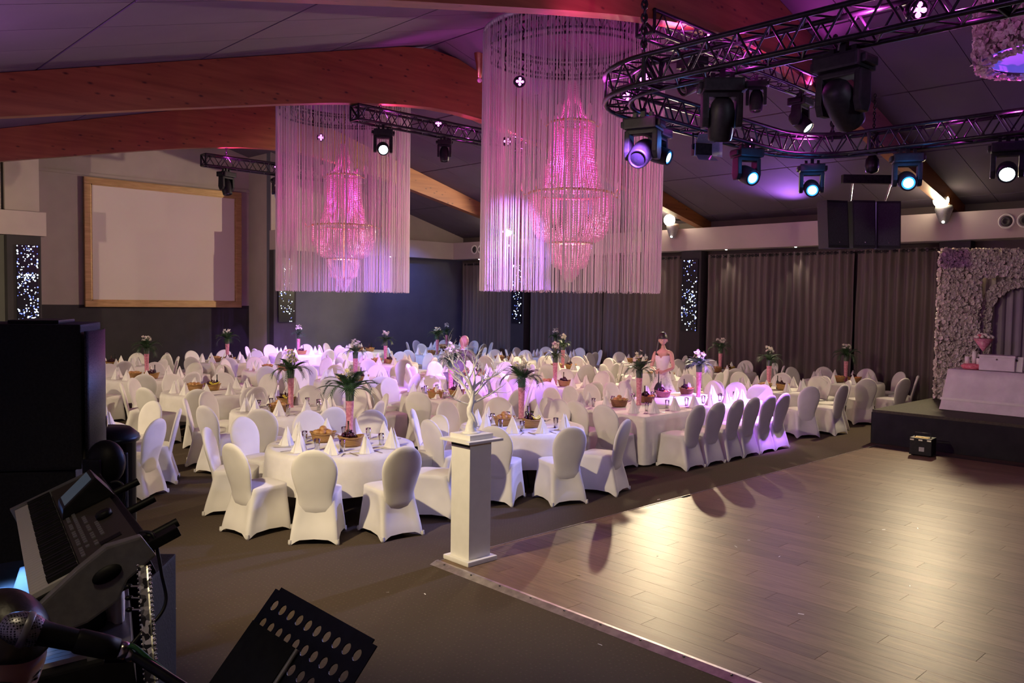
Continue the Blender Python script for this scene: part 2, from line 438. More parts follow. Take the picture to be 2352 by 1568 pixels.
def beam_bottom(x):
    for (a, za), (c, zc) in zip(BOT, BOT[1:]):
        if a <= x <= c: return za+(zc-za)*(x-a)/(c-a)
    return 4.5
BEAM_Y = (6.7, 13.47, 20.3)
def beam(name, y):
    tops = [(x, (ceil_z(x)-0.01)-(0.14*max(0, 1-abs(x-RIDGE)/0.5)**2)) for x, _ in BOT]
    vs = [(x, y+s, z) for s in (0, .24) for x, z in BOT]+[(x, y+s, z) for s in (0, .24) for x, z in tops]
    k = len(BOT); fs = []
    for i in range(k-1):
        fs += [(i, i+1, 2*k+i+1, 2*k+i), (k+i, 3*k+i, 3*k+i+1, k+i+1), (i, k+i, k+i+1, i+1), (2*k+i, 2*k+i+1, 3*k+i+1, 3*k+i)]
    fs += [(0, 2*k, 3*k, k), (k-1, 2*k-1, 4*k-1, 3*k-1)]
    return tag(weld(MB().add(vs, fs).build(name, M['glulam'])), kind='structure')
for y in BEAM_Y: beam('ceiling_beam', y)
beam('ceiling_beam', -0.1)

# ---------------------------------------------------------------- dance floor with separate planks
DX0, DX1, DY0, DY1 = 4.84, 14.72, -4.2, 6.03
M['plank_base'] = mat('dark_subfloor', (0.03, 0.02, 0.015), 0.8)
noise_col(M['plank_base'], (0.026, 0.018, 0.013), (0.036, 0.025, 0.018), 6, 3)
M['plank'] = mat('brown_vinyl_plank', (0.2, 0.12, 0.08), 0.34, spec=0.13)
n, l, b = nodes(M['plank'])
tc = n.new('ShaderNodeTexCoord'); oi = n.new('ShaderNodeObjectInfo')
ad = n.new('ShaderNodeVectorMath'); ad.operation = 'ADD'
cm = n.new('ShaderNodeCombineXYZ')
mu = n.new('ShaderNodeMath'); mu.operation = 'MULTIPLY'; mu.inputs[1].default_value = 37.0
l.new(oi.outputs['Random'], mu.inputs[0]); l.new(mu.outputs[0], cm.inputs[0]); l.new(mu.outputs[0], cm.inputs[1])
l.new(tc.outputs['Object'], ad.inputs[0]); l.new(cm.outputs[0], ad.inputs[1])
mp = n.new('ShaderNodeMapping'); mp.inputs['Scale'].default_value = (9, 0.8, 1)
l.new(ad.outputs[0], mp.inputs['Vector'])
t = n.new('ShaderNodeTexNoise'); t.inputs['Scale'].default_value = 3; t.inputs['Detail'].default_value = 8; t.inputs['Roughness'].default_value = 0.65
l.new(mp.outputs['Vector'], t.inputs['Vector'])
r = n.new('ShaderNodeValToRGB')
r.color_ramp.elements[0].position, r.color_ramp.elements[0].color = 0.3, (0.145, 0.088, 0.052, 1)
r.color_ramp.elements[1].position, r.color_ramp.elements[1].color = 0.7, (0.255, 0.168, 0.105, 1)
l.new(t.outputs['Fac'], r.inputs['Fac'])
hs = n.new('ShaderNodeHueSaturation')
mr = n.new('ShaderNodeMapRange'); mr.inputs['To Min'].default_value = 0.82; mr.inputs['To Max'].default_value = 1.15
l.new(oi.outputs['Random'], mr.inputs['Value']); l.new(mr.outputs[0], hs.inputs['Value'])
l.new(r.outputs['Color'], hs.inputs['Color']); l.new(hs.outputs['Color'], b.inputs['Base Color'])
mr2 = n.new('ShaderNodeMapRange'); mr2.inputs['To Min'].default_value = 0.33; mr2.inputs['To Max'].default_value = 0.47
l.new(t.outputs['Fac'], mr2.inputs['Value']); l.new(mr2.outputs[0], b.inputs['Roughness'])
bp = n.new('ShaderNodeBump'); bp.inputs['Strength'].default_value = 0.12; bp.inputs['Distance'].default_value = 0.004
l.new(t.outputs['Fac'], bp.inputs['Height']); l.new(bp.outputs['Normal'], b.inputs['Normal'])
DF = MB().box((DX0, DY0, 0.0), (DX1, DY1, 0.012)).build('dance_floor', M['plank_base'])
tag(DF, 'brown wood plank dance floor beside the white pillar', 'dance floor')
PW, PL = 0.206, 1.62
pm = {}
cells = []
ncol = int((DX1-DX0)/PW)
for i in range(ncol):
    x0 = DX0+i*PW
    y = DY1-PL*((i*0.37) % 1.0)
    segs = [(y, DY1)]
    while y > DY0:
        segs.append((max(y-PL, DY0), y)); y -= PL
    for (a, c) in segs:
        if c-a < 0.05: continue
        cx, cy = x0+PW/2, (a+c)/2
        cells.append((x0, a, c, (cx*cx+cy*cy) if (cy > 0.4 and cx*0.28 < cy+0.2) else 1e6+cx*cx+cy*cy))
cells.sort(key=lambda q: q[3])
rest = MB()
for idx, (x0, a, c, _) in enumerate(cells):
    lo, hi = (0.0012, 0.0016, 0), (PW-0.0012, c-a-0.0016, 0.009)
    if idx < 298:
        key = round(c-a, 3)
        if key not in pm: pm[key] = MB().box(lo, hi).mesh('plank', M['plank'])
        inst('plank', pm[key], DF, (x0, a, 0.012))
    else:
        rest.box((x0+lo[0], a+lo[1], 0.012), (x0+hi[0], a+hi[1], 0.021))
ro = rest.build('far_planks', M['plank'], DF); tag(ro, kind='stuff')
M['alu'] = mat('worn_aluminium_edging', (0.50, 0.44, 0.41), 0.42, 0.75)
noise_col(M['alu'], (0.42, 0.36, 0.34), (0.62, 0.55, 0.52), 12, 4)
def ramp_strip(p, q, inw, name):
    p, q, inw = Vector(p), Vector(q), Vector(inw)
    vs = []
    for e in (p, q):
        vs += [e-inw*0.085, e-inw*0.015+Vector((0, 0, 0.026)), e+inw*0.012+Vector((0, 0, 0.026)), e+inw*0.012+Vector((0, 0, 0.02))]
    return MB().add(vs, [(0, 1, 5, 4), (1, 2, 6, 5), (2, 3, 7, 6)]).build(name, M['alu'], DF)
ramp_strip((DX0, DY0, 0), (DX0, DY1+0.03, 0), (1, 0, 0), 'edge_ramp')
ramp_strip((DX0-0.03, DY1, 0), (DX1, DY1, 0), (0, -0.28, 0), 'edge_ramp')
scr = MB().lathe([(0.011, 0), (0.009, 0.003), (0.0, 0.003)], 8).mesh('screw_head', M['black_metal'])
y = DY1-0.12
while y > 1.2:
    inst('screw_head', scr, DF, (DX0-0.03, y, 0.0215)); y -= 0.38

# ---------------------------------------------------------------- stage at the far side of the dance floor
M['stage_cloth'] = mat('black_stage_skirt', (0.012, 0.012, 0.013), 0.9)
noise_col(M['stage_cloth'], (0.010, 0.010, 0.011), (0.016, 0.016, 0.017), 5, 3)
M['stage_top'] = mat('dark_stage_carpet', (0.06, 0.055, 0.035), 0.9)
noise_col(M['stage_top'], (0.05, 0.046, 0.03), (0.075, 0.068, 0.045), 30, 4, bump=0.2)
ST = empty('stage', (0, 0, 0), 0, 'low black skirted stage beside the dance floor, carrying the flower wall', 'stage')
SX0, SY1, SZ = 15.05, 6.27, 0.61
MB().box((SX0, -4.2, SZ-0.05), (19.3, SY1, SZ)).build('deck', M['stage_top'], ST)
# skirt with soft folds
rows = []
for z in (0.004, SZ-0.05):
    row = []
    for i in range(200):
        u = i/199; y = SY1-u*(SY1+4.2)
        row.append((SX0-0.012-0.008*sin(u*140)*(1 if z < 0.1 else 0.3), y, z))
    rows.append(row)
MB().grid(rows).build('skirt', M['stage_cloth'], ST)
rows = [[(SX0+u*4.25/40, SY1+0.012+0.008*sin(u*2.1)*(1 if z < .1 else .3), z) for u in range(41)] for z in (0.004, SZ-0.05)]
MB().grid(rows).build('skirt', M['stage_cloth'], ST)

# band stage under the musicians, at the near side
BS = MB()
pts = [(-1.15, 4.35), (1.25, 4.20), (1.75, 3.55), (1.55, 2.5), (1.35, -3.0), (-1.15, -3.0)]  # front outline shaped so the dark platform stands in for a carpet shadow
k = len(pts)
BS.add([(x, y, 0.0) for x, y in pts]+[(x, y, 0.6) for x, y in pts],
       [tuple(range(k-1, -1, -1)), tuple(range(k, 2*k))]+[(i, (i+1) % k, k+(i+1) % k, k+i) for i in range(k)])
bs = BS.build('band_stage', M['stage_cloth'])
tag(bs, 'dark raised platform under the keyboard and speaker', 'stage')
# ---------------------------------------------------------------- projection screen
M['gold_wood'] = mat('gilded_frame_wood', (0.40, 0.24, 0.11), 0.42, 0.25)
noise_col(M['gold_wood'], (0.34, 0.20, 0.085), (0.47, 0.29, 0.14), 6, 4, stretch=(0.4, 3, 3))
M['screen'] = mat('white_projection_cloth', (0.80, 0.70, 0.69), 0.8, spec=0.15)
noise_col(M['screen'], (0.66, 0.56, 0.56), (0.69, 0.585, 0.585), 0.5, 2)
ps = empty('projection_screen', (9.5, YS-0.02, 2.1), 0, 'large blank projection screen in a gold frame on the end wall', 'projection screen')
a = at_y(191.6, 404.6, YS-0.1); c = at_y(554.3, 706.2, YS-0.1)
x0, x1, z0, z1 = a.x-9.5, c.x-9.5, c.z-2.1, a.z-2.1
fw = 0.19
MB().box((x0+fw*.8, -0.05, z0+fw*.8), (x1-fw*.8, -0.03, z1-fw*.8)).build('screen_cloth', M['screen'], ps)
for lo, hi in (((x0, z0), (x1, z0+fw)), ((x0, z1-fw), (x1, z1)), ((x0, z0+fw), (x0+fw, z1-fw)), ((x1-fw, z0+fw), (x1, z1-fw))):
    bevel(MB().box((lo[0], -0.12, lo[1]), (hi[0], 0, hi[1])).build('frame_bar', M['gold_wood'], ps), 0.02)
g = 0.03
for lo, hi in (((x0+fw, z0+fw), (x1-fw, z0+fw+g)), ((x0+fw, z1-fw-g), (x1-fw, z1-fw)), ((x0+fw, z0+fw), (x0+fw+g, z1-fw)), ((x1-fw-g, z0+fw), (x1-fw, z1-fw))):
    MB().box((lo[0], -0.09, lo[1]), (hi[0], -0.052, hi[1])).build('inner_moulding', M['gold_wood'], ps)

# ---------------------------------------------------------------- black columns with twinkling star-light panels
stars_a = MB().ball((0, 0, 0), 0.016, 6, 4).mesh('star_light', M['star'])
M['star_panel'] = mat('black_star_panel', (0.006, 0.006, 0.012), 0.25)
noise_col(M['star_panel'], (0.005, 0.005, 0.010), (0.009, 0.009, 0.016), 7, 2)
def star_column(label, c, wid, face, nstar, seed, zmid=(1.70, 3.70), extra=0.0, wcol=None):
    """a black column against the wall with a light panel on its room side; face 'x' or 'y'"""
    rnd = random.Random(seed)
    e = empty('star_light_column', c, 0 if face == 'y' else -pi/2, label, 'light column')
    wc = wcol or wid+0.16
    MB().box((-wc/2-extra, 0, 0), (wc/2, 0.3, 3.97)).build('column_body', M['wall_dark'], e)
    bevel(MB().box((-wid/2, -0.05, zmid[0]-0.03), (wid/2, 0.0, zmid[1]+0.03)).build('light_panel', M['star_panel'], e), 0.006)
    p = e.children[-1]
    big, dim = MB(), MB()
    cx = 0.0
    for i in range(nstar):
        if rnd.random() < 0.3 or i == 0: cx, cz = rnd.uniform(-wid*.44, wid*.44), rnd.uniform(*zmid)
        x = min(max(cx+rnd.gauss(0, .09), -wid*.46), wid*.46); z = min(max(cz+rnd.gauss(0, .13), zmid[0]), zmid[1])
        r = rnd.choice((.008, .011, .014, .019))
        (big if rnd.random() < .62 else dim).ball((x, -0.052, z), r, 6, 4)
    tag(big.build('star_lights', M['star'], p), kind='stuff'); tag(dim.build('blue_star_lights', M['star_dim'], p), kind='stuff')
    return e
star_column('black star-light column at the end wall, just above the loudspeaker', (5.72, 24.26, 0), 0.5, 'y', 210, 3, extra=0.12)
star_column('black star-light column between screen alcove and grey-blue wall', (13.08, 24.26, 0), 0.56, 'y', 120, 4, extra=0.06)
star_column('black star-light column seen through the larger fringe chandelier', (20.25, 20.98, 0), 0.5, 'x', 100, 5)
star_column('black star-light column between the curtains, beyond the standing bride', (20.25, 13.78, 0), 0.52, 'x', 120, 6)
star_column('black star-light column mostly hidden behind the flower wall', (20.25, 6.72, 0), 0.5, 'x', 90, 7)

# ---------------------------------------------------------------- curtains
M['curtain'] = mat('taupe_curtain', (0.26, 0.21, 0.195), 0.8, sheen=0.1)
noise_col(M['curtain'], (0.125, 0.10, 0.098), (0.145, 0.115, 0.112), 3, 4, stretch=(1, 1, 0.2))
def curtain(label, y0, y1, seed, pitch=0.21, rz=0.0):
    rnd = random.Random(seed)
    e = empty('curtain', (20.42, y0, 0), 0, label, 'curtain', )
    L = y1-y0; n = int(L/0.022); rows = []
    ph = [rnd.uniform(0, 6) for _ in range(4)]
    for j in range(9):
        z = 3.86-(3.86-0.03)*j/8; row = []
        for i in range(n+1):
            y = L*i/n
            a = 0.055*sin(2*pi*y/pitch+0.5*sin(y*1.7+ph[0])) + 0.022*sin(2*pi*y/(pitch*2.7)+ph[1])
            a *= 1+0.25*sin(y*3.1+ph[2])
            if j > 0: a += 0.012*sin(2*pi*y/(pitch*0.5)+j*0.7+ph[3])*(j/8)
            row.append((a, y+0.01*sin(j*1.1+y*5), z))
        rows.append(row)
    MB().grid(rows).build('drape', M['curtain'], e)
    MB().bar((0, -0.02, 3.80), (0, L+0.02, 3.80), 0.016, 8).build('rod', M['black_metal'], e)
    ring = MB()
    k = int(L/pitch*2)
    for i in range(k):
        y = (i+0.5)*L/k
        ring.lathe([(0.026, -0.004), (0.042, -0.004), (0.042, 0.004), (0.026, 0.004), (0.026, -0.004)], 10, M=Matrix.Translation((-0.045, y, 3.80)) @ Matrix.Rotation(pi/2, 4, 'Y'))
    tag(ring.build('eyelets', M['black_metal'], e), kind='stuff')
    return e
curtain('taupe pleated curtain in the corner beside the grey-blue wall', 21.45, 24.15, 1, 0.19)
curtain('taupe pleated curtain hanging below the larger fringe chandelier', 17.2, 20.5, 2, 0.20)
curtain('taupe pleated curtain directly behind the standing bride', 14.15, 17.15, 3, 0.22)
curtain('wide taupe pleated curtain with a bright downlit patch', 9.1, 13.35, 4, 0.20)
curtain('taupe pleated curtain ending at the white flower wall', 6.98, 9.0, 5, 0.21)

# ---------------------------------------------------------------- downlights under the pelmet and air nozzles in it
dl_ring = MB().lathe([(0.03, 0), (0.055, 0), (0.055, 0.012), (0.03, 0.012)], 14).mesh('trim_ring', M['white_paint'])
dl_lens = MB().ball((0, 0, 0.0), 0.03, 10, 6, (1, 1, 0.5)).mesh('lens', M['led_small'])
def downlight(loc, label):
    e = empty('downlight', loc, 0, label, 'ceiling light')
    inst('trim_ring', dl_ring, e, (0, 0, -0.012)); inst('lens', dl_lens, e, (0, 0, -0.012))
    spot((loc[0], loc[1], loc[2]-0.05), (loc[0]+0.3, loc[1], 2), 22, (1, 0.82, 0.6), 70, 0.8, 0.03)
for (y, lab) in ((22.9, 'small downlight under the pelmet nearest the corner'), (15.05, 'small downlight under the pelmet beside the chandelier fringe'),
                 (12.55, 'small downlight under the pelmet shining on the wide curtain'), (10.5, 'small sparkling downlight under the pelmet near the hanging speakers')):
    downlight((20.12, y, PZ0), lab)
downlight((17.2, 24.36, PZ0), 'small downlight under the pelmet over the grey-blue wall')
M['nozzle_in'] = mat('dark_duct', (0.05, 0.045, 0.05), 0.6)
noise_col(M['nozzle_in'], (0.045, 0.04, 0.045), (0.06, 0.055, 0.06), 8, 2)
def nozzle(p, label):
    e = empty('air_nozzle', p, 0, label, 'air vent'); e.rotation_euler = (0, -pi/2, 0)
    MB().lathe([(0.115, -0.01), (0.135, 0.03), (0.155, 0.035), (0.165, 0.01), (0.165, -0.01)], 28).build('ring', M['white_paint'], e)
    MB().lathe([(0.115, 0.0), (0.085, 0.04), (0.06, 0.045), (0.05, 0.02), (0.0, 0.02)], 24).build('jet', M['nozzle_in'], e)
q = at_x(2312, 508, 20.0); nozzle(q, 'round white air nozzle in the pelmet near the stage, first of the pair')
q2 = Vector((20.0, q.y-0.36, q.z)); nozzle(q2, 'round white air nozzle in the pelmet at the picture edge, second of the pair')
q = at_x(1090, 573, 20.0); nozzle(q, 'round air nozzle in the far pelmet, first of the corner pair')
nozzle(Vector((20.0, q.y-0.36, q.z)), 'round air nozzle in the far pelmet, nearer the chandelier fringe')
# ---------------------------------------------------------------- lighting trusses
def truss(name, path, s, label, pitch=0.36, closed=False, frames=(), r=0.026):
    """box truss along a path of points: four chords, zig-zag lacing, end frames"""
    path = [Vector(p) for p in path]; n = len(path)
    e = empty(name, path[0], 0, label, 'truss'); o = path[0]
    nor = []
    for i in range(n):
        if closed: t = path[(i+1) % n]-path[i-1]
        else: t = path[min(i+1, n-1)]-path[max(i-1, 0)]
        t.z = 0; t.normalize(); nor.append(Vector((-t.y, t.x, 0)))
    def chord(a, b): return [p+nr*(a*s/2)+Vector((0, 0, b*s/2))-o for p, nr in zip(path, nor)]
    C4 = {(a, b): chord(a, b) for a in (-1, 1) for b in (-1, 1)}
    for kk, c in C4.items():
        cc = c+[c[0]] if closed else c
        MB().tube(cc, r, 7).build('chord', M['black_metal'], e)
    # resample for the lacing
    d = [0.0]
    for i in range(1, n+(1 if closed else 0)): d.append(d[-1]+(path[i % n]-path[i-1]).length)
    L = d[-1]; k = max(2, int(L/pitch))
    def samp(c, q):
        q = min(max(q, 0), L-1e-6)
        for i in range(len(d)-1):
            if d[i] <= q <= d[i+1]:
                f = (q-d[i])/(d[i+1]-d[i]); return c[i % n].lerp(c[(i+1) % n], f)
    lac = MB()
    for (A, B) in (((-1, -1), (-1, 1)), ((1, -1), (1, 1)), ((-1, 1), (1, 1)), ((-1, -1), (1, -1))):
        for i in range(k):
            q0, q1, q2 = L*i/k, L*(i+.5)/k, L*(i+1)/k
            lac.bar(samp(C4[A], q0), samp(C4[B], q1), r*0.42, 5, cap=False)
            lac.bar(samp(C4[B], q1), samp(C4[A], q2), r*0.42, 5, cap=False)
    tag(lac.build('lacing', M['black_metal'], e), kind='stuff')
    for q in frames:
        fr = MB(); p = {kk: samp(c, q) for kk, c in C4.items()}
        for A, B in (((-1, -1), (-1, 1)), ((-1, 1), (1, 1)), ((1, 1), (1, -1)), ((1, -1), (-1, -1)), ((-1, -1), (1, 1))):
            fr.bar(p[A], p[B], r*0.9, 6)
        fr.build('end_frame', M['black_metal'], e)
    return e
TZ = (5.87, 6.0, 6.15)
TX0 = 8.75
truss('lighting_truss', [(TX0, 20.42, TZ[0]), (13.7, 20.42, TZ[0])], 0.27, 'black lighting truss under the farthest beam, above the projection screen', frames=(0, 4.95))
truss('lighting_truss', [(TX0, 13.59, TZ[1]), (13.7, 13.59, TZ[1])], 0.27, 'black lighting truss under the middle beam, between the two fringe chandeliers', frames=(0, 4.95))
truss('lighting_truss', [(TX0+.1, 6.82, TZ[2]), (13.75, 6.82, TZ[2])], 0.28, 'black straight truss under the nearest beam, above the box truss', frames=(0, 4.9))
RX0, RX1, RY1, RZ, RR = 7.14, 12.40, 6.40, 4.915, 1.0
ring = [(RX0, y, RZ) for y in (-1.0, 0.5, 2.0, 3.6, RY1-RR)]
ring += [(RX0+RR-RR*cos(t), RY1-RR+RR*sin(t), RZ) for t in [pi/2*i/9 for i in range(1, 10)]]
ring += [(9.0, RY1, RZ), (10.2, RY1, RZ)]
ring += [(RX1-RR+RR*sin(t), RY1-RR+RR*cos(t), RZ) for t in [pi/2*i/9 for i in range(0, 10)]]
ring += [(RX1, y, RZ) for y in (3.6, 2.0, 0.5, -1.0)]
truss('box_truss', ring, 0.29, 'large black round-cornered truss hung on chains over the dance floor', pitch=0.34, frames=(3.1, 6.4, 9.9, 12.9), r=0.028)

# ---------------------------------------------------------------- chains
def chain(p, q, label, link=0.075, wire=0.011, cable=None):
    p, q = Vector(p), Vector(q); d = (q-p); L = d.length; d.normalize()
    e = empty('hoist_chain', p, 0, label, 'chain')
    a = d.orthogonal().normalized(); b = d.cross(a); m = MB(); k = int(L/(link*0.72))
    for i in range(k):
        c = d*(L*(i+.5)/k); u = a if i % 2 else b
        pts = [c+d*(link*.5*cos(t))+u*(link*.3*sin(t)) for t in [2*pi*j/8 for j in range(9)]]
        m.tube(pts, wire, 5, cap=False)
    m.build('links', M['black_metal'], e)
    if cable:
        MB().tube([Vector((0, 0, 0)), d*(L*.5)+Vector(cable), d*L], 0.012, 5).build('safety_cable', M['black_metal'], e)
    return e
chain((9.35, 13.59, beam_bottom(9.35)+0.1), (9.35, 13.59, TZ[1]+.1), 'short chain holding the middle truss to its beam')
chain((9.35, 20.42, beam_bottom(9.35)+0.1), (9.35, 20.42, TZ[0]+.1), 'short chain holding the farthest truss to its beam')
p = at_x(1478, 132, RX0+0.35); q = p+Vector((0, 0, 1.05))
chain((p.x, p.y, ceil_z(p.x)-.12), (p.x, p.y, RZ+0.12), 'long hoist chain at the rounded corner of the box truss, beside the fringe', cable=(0.06, 0.03, 0), link=0.1, wire=0.014)
p = at_y(1620, 45, 6.82); chain((p.x, 6.82, beam_bottom(p.x)+.35), (p.x, 6.82, TZ[2]+.1), 'chain holding the straight truss below the gobo-lit beam')
p = at_x(1912, 300, RX1); chain((p.x, p.y, 6.6), (p.x, p.y, RZ+.1), 'hoist chain dropping to the far rail of the box truss', cable=(-0.07, -0.03, 0), link=0.1, wire=0.014)

# ---------------------------------------------------------------- moving heads
def head_meshes():
    d = {}
    m = MB()
    m.cbox((0, 0, -0.03), (0.05, 0.05, 0.10)).cbox((-.09, 0, -0.055), (0.04, 0.05, 0.06)).cbox((.09, 0, -0.055), (0.04, 0.05, 0.06)).cbox((0, 0, -0.085), (0.26, 0.07, 0.02))
    d['clamp'] = m.mesh('clamp', M['black_metal'])
    o = bevel(MB().cbox((0, 0, -0.155), (0.37, 0.29, 0.12)).cbox((-.2, 0, -.155), (.05, .2, .07)).cbox((.2, 0, -.155), (.05, .2, .07)).build('base', M['black_plastic']), 0.02)
    d['base'] = o.data; bpy.data.objects.remove(o)
    m = MB().cbox((0, 0, -0.235), (0.34, 0.15, 0.05))
    for s in (-1, 1):
        prof = [(-.075, -.22), (.075, -.22), (.085, -.45), (.05, -.53), (-.05, -.53), (-.085, -.45)]
        vs = [(s*.125, y, z) for y, z in prof]+[(s*.185, y, z) for y, z in prof]
        m.add(vs, [tuple(range(6)), tuple(range(11, 5, -1))]+[(i, 6+i, 6+(i+1) % 6, (i+1) % 6) for i in range(6)])
    o = weld(m.build('yoke', M['black_plastic'])); bevel(o, 0.014, 2); d['yoke'] = o.data; bpy.data.objects.remove(o)
    # head: lens axis along -Y when tilt = 0
    R = Matrix.Rotation(pi/2, 4, 'X')
    d['head'] = MB().lathe([(0.0, -.19), (.07, -.19), (.10, -.15), (.118, -.08), (.122, 0), (.118, .10), (.112, .17), (.106, .19), (.088, .19), (.086, .165)], 20, M=R).mesh('head', M['black_plastic'])
    for k in ('lens_blue', 'lens_white', 'lens_dark'):
        d[k] = MB().lathe([(.066, .176), (.05, .181), (.03, .184), (.0, .186)] if k == 'lens_blue' else [(.087, .165), (.06, .178), (.03, .184), (.0, .186)], 20, M=R).mesh('lens', M[k])
    d['rim'] = MB().lathe([(.088, .19), (.087, .172), (.066, .175)], 20, M=R).mesh('lens_rim', M['lens_rim'])
    d['stripe'] = MB().cbox((0, -.02, .121), (.07, .012, .006)).mesh('status_light', M['lens_white'])
    return d
HM = head_meshes()
def moving_head(p, pan, tilt, lens, label, size=1.0, stripe=False):
    """p: where its clamp meets the truss; pan about Z; tilt of the lens below the horizon"""
    e = empty('moving_head_light', p, pan, label, 'stage light', 'moving head lights on the trusses')
    e.scale = (size, size, size)
    inst('clamp', HM['clamp'], e); inst('base', HM['base'], e); inst('yoke', HM['yoke'], e)
    h = inst('head', HM['head'], e, (0, 0, -0.45), (tilt, 0, 0))
    inst('lens', HM[lens], h)
    if lens == 'lens_blue':
        inst('lens_rim', HM['rim'], h)
        f_ = Vector((sin(pan), -cos(pan), 0)); q_ = Vector(p)+f_*.42*size+Vector((0, 0, -.30*size)); point(q_, 5, (0.05, 0.3, 1.0), .03)
    if stripe: inst('status_light', HM['stripe'], h)
    return e
def pan_to(p, q): return atan2(q[1]-p[1], q[0]-p[0])+pi/2
RB = RZ-0.145
# far and middle trusses
p = at_y(520, 378, 20.42); moving_head((p.x, 20.42, TZ[0]-.135), 0.35, 1.35, 'lens_dark', 'unlit moving head pointing down in front of the screen corner', 1.05)
p = at_y(641, 398, 20.42); moving_head((p.x, 20.42, TZ[0]-.135), -0.3, 1.25, 'lens_dark', 'moving head half hidden by the smaller fringe chandelier')
p = at_y(880, 285, 13.59); moving_head((p.x, 13.59, TZ[1]-.135), pan_to((p.x, 13.59), (1.5, 1)), 0.32, 'lens_white', 'moving head with a white beam beside the smaller fringe chandelier', 1.0)
p = at_y(1021, 312, 13.59); moving_head((p.x, 13.59, TZ[1]-.135), pan_to((p.x, 13.59), (2, 2)), 1.45, 'lens_dark', 'magenta-tinted unlit moving head between the two fringe chandeliers', 0.8)
# nearest straight truss
p = at_y(1590, 150, 6.82); moving_head((p.x, 6.82, TZ[2]-.14), pan_to((p.x, 6.82), (4, 9)), 0.5, 'lens_dark', 'dark moving head half hidden behind the box truss corner')
p = at_y(1739, 150, 6.82); moving_head((p.x, 6.82, TZ[2]-.14), pan_to((p.x, 6.82), (0, 0)), 1.45, 'lens_dark', 'small unlit moving head with an arched yoke under the straight truss', 0.85)
p = at_y(1840, 208, 6.82); moving_head((p.x, 6.82, TZ[2]-.14), pan_to((p.x, 6.82), (14, -6)), 0.75, 'lens_white', 'moving head with a small white lens at the straight truss end', 1.05)
# near rail
p = at_x(1660, 150, RX0); moving_head((RX0, p.y, RB), pan_to((RX0, p.y), (11, 8)), 1.2, 'lens_dark', 'dark moving head hanging on the near rail, seen from behind', 1.05)
p = at_x(1940, 88, RX0); moving_head((RX0, p.y, RB), pan_to((RX0, p.y), (12, 3)), 0.7, 'lens_dark', 'largest moving head, nearest the camera, with a thin lit status strip', 1.15, True)
# rounded end
p = at_y(1478, 255, RY1-.25); moving_head((p.x, RY1-.25, RB), pan_to((p.x, 6), (3.5, 4.5)), 0.55, 'lens_dark', 'dark moving head at the rounded truss corner before the fringe', 1.1)
p = at_y(1512, 290, RY1); moving_head((p.x, RY1, RB), pan_to((p.x, RY1), (12, -8)), 0.35, 'lens_blue', 'blue-lit moving head beneath the rounded truss corner', 0.9)
# far rail
p = at_y(1716, 340, RY1-.1); moving_head((p.x, p.y, RB), pan_to((p.x, p.y), (6, -3)), 0.4, 'lens_blue', 'blue-lit moving head on the far rail beside the flood lamp', 1.0)
p = at_x(1866, 355, RX1); moving_head((RX1, p.y, RB), pan_to((p.x, p.y), (1, -1)), 0.35, 'lens_blue', 'blue-lit moving head with open yoke below the hoist chain', 1.0)
p = at_x(2085, 347, RX1); moving_head((RX1, p.y, RB), pan_to((p.x, p.y), (2, -1)), 0.32, 'lens_blue', 'brightest blue moving head above the hanging speakers', 1.05)
p = at_x(2316, 318, RX1); moving_head((RX1, p.y, RB), pan_to((p.x, p.y), (1, 0)), 0.35, 'lens_white', 'white-lit moving head above the flower wall', 1.05)
# warm wall scanners under the three beam ends (both long walls)
warm_ball = MB().ball((0, 0, 0), 0.16, 16, 12).mesh('lamp', M['lens_warm'])  # glowing ball made oversized to imitate the lamp's glare
def wall_lamp(p, lab, side=1):
    e = empty('wall_spotlight', p, 0, lab, 'spotlight', 'warm wall spotlights')
    o = inst('lamp', warm_ball, e); o.visible_shadow = True
    MB().bar((0.10*side, 0, 0.02), (0.55*side, 0, 0.05), 0.03, 8).build('bracket', M['black_metal'], e)
    MB().lathe([(0.0, -.52), (.06, -.51), (.10, -.46), (.15, -.30), (.19, -.18), (.17, -.10), (.05, -.09)], 18, (0.14*side, -.02, 0)).build('scanner_body', M['silver'], e)
    MB().ball((0.06*side, -.04, -.47), 0.03, 8, 6).build('scanner_lens', M['led_small'], e)
    return e
for p, lab in zip(WALL_LAMPS_R, ('glaring warm spotlight on the curtain wall above the stage', 'glaring warm spotlight on the curtain wall beside the larger chandelier', 'warm spotlight on the curtain wall seen through the fringe')):
    wall_lamp((p[0]+0.20, p[1], p[2]), lab)
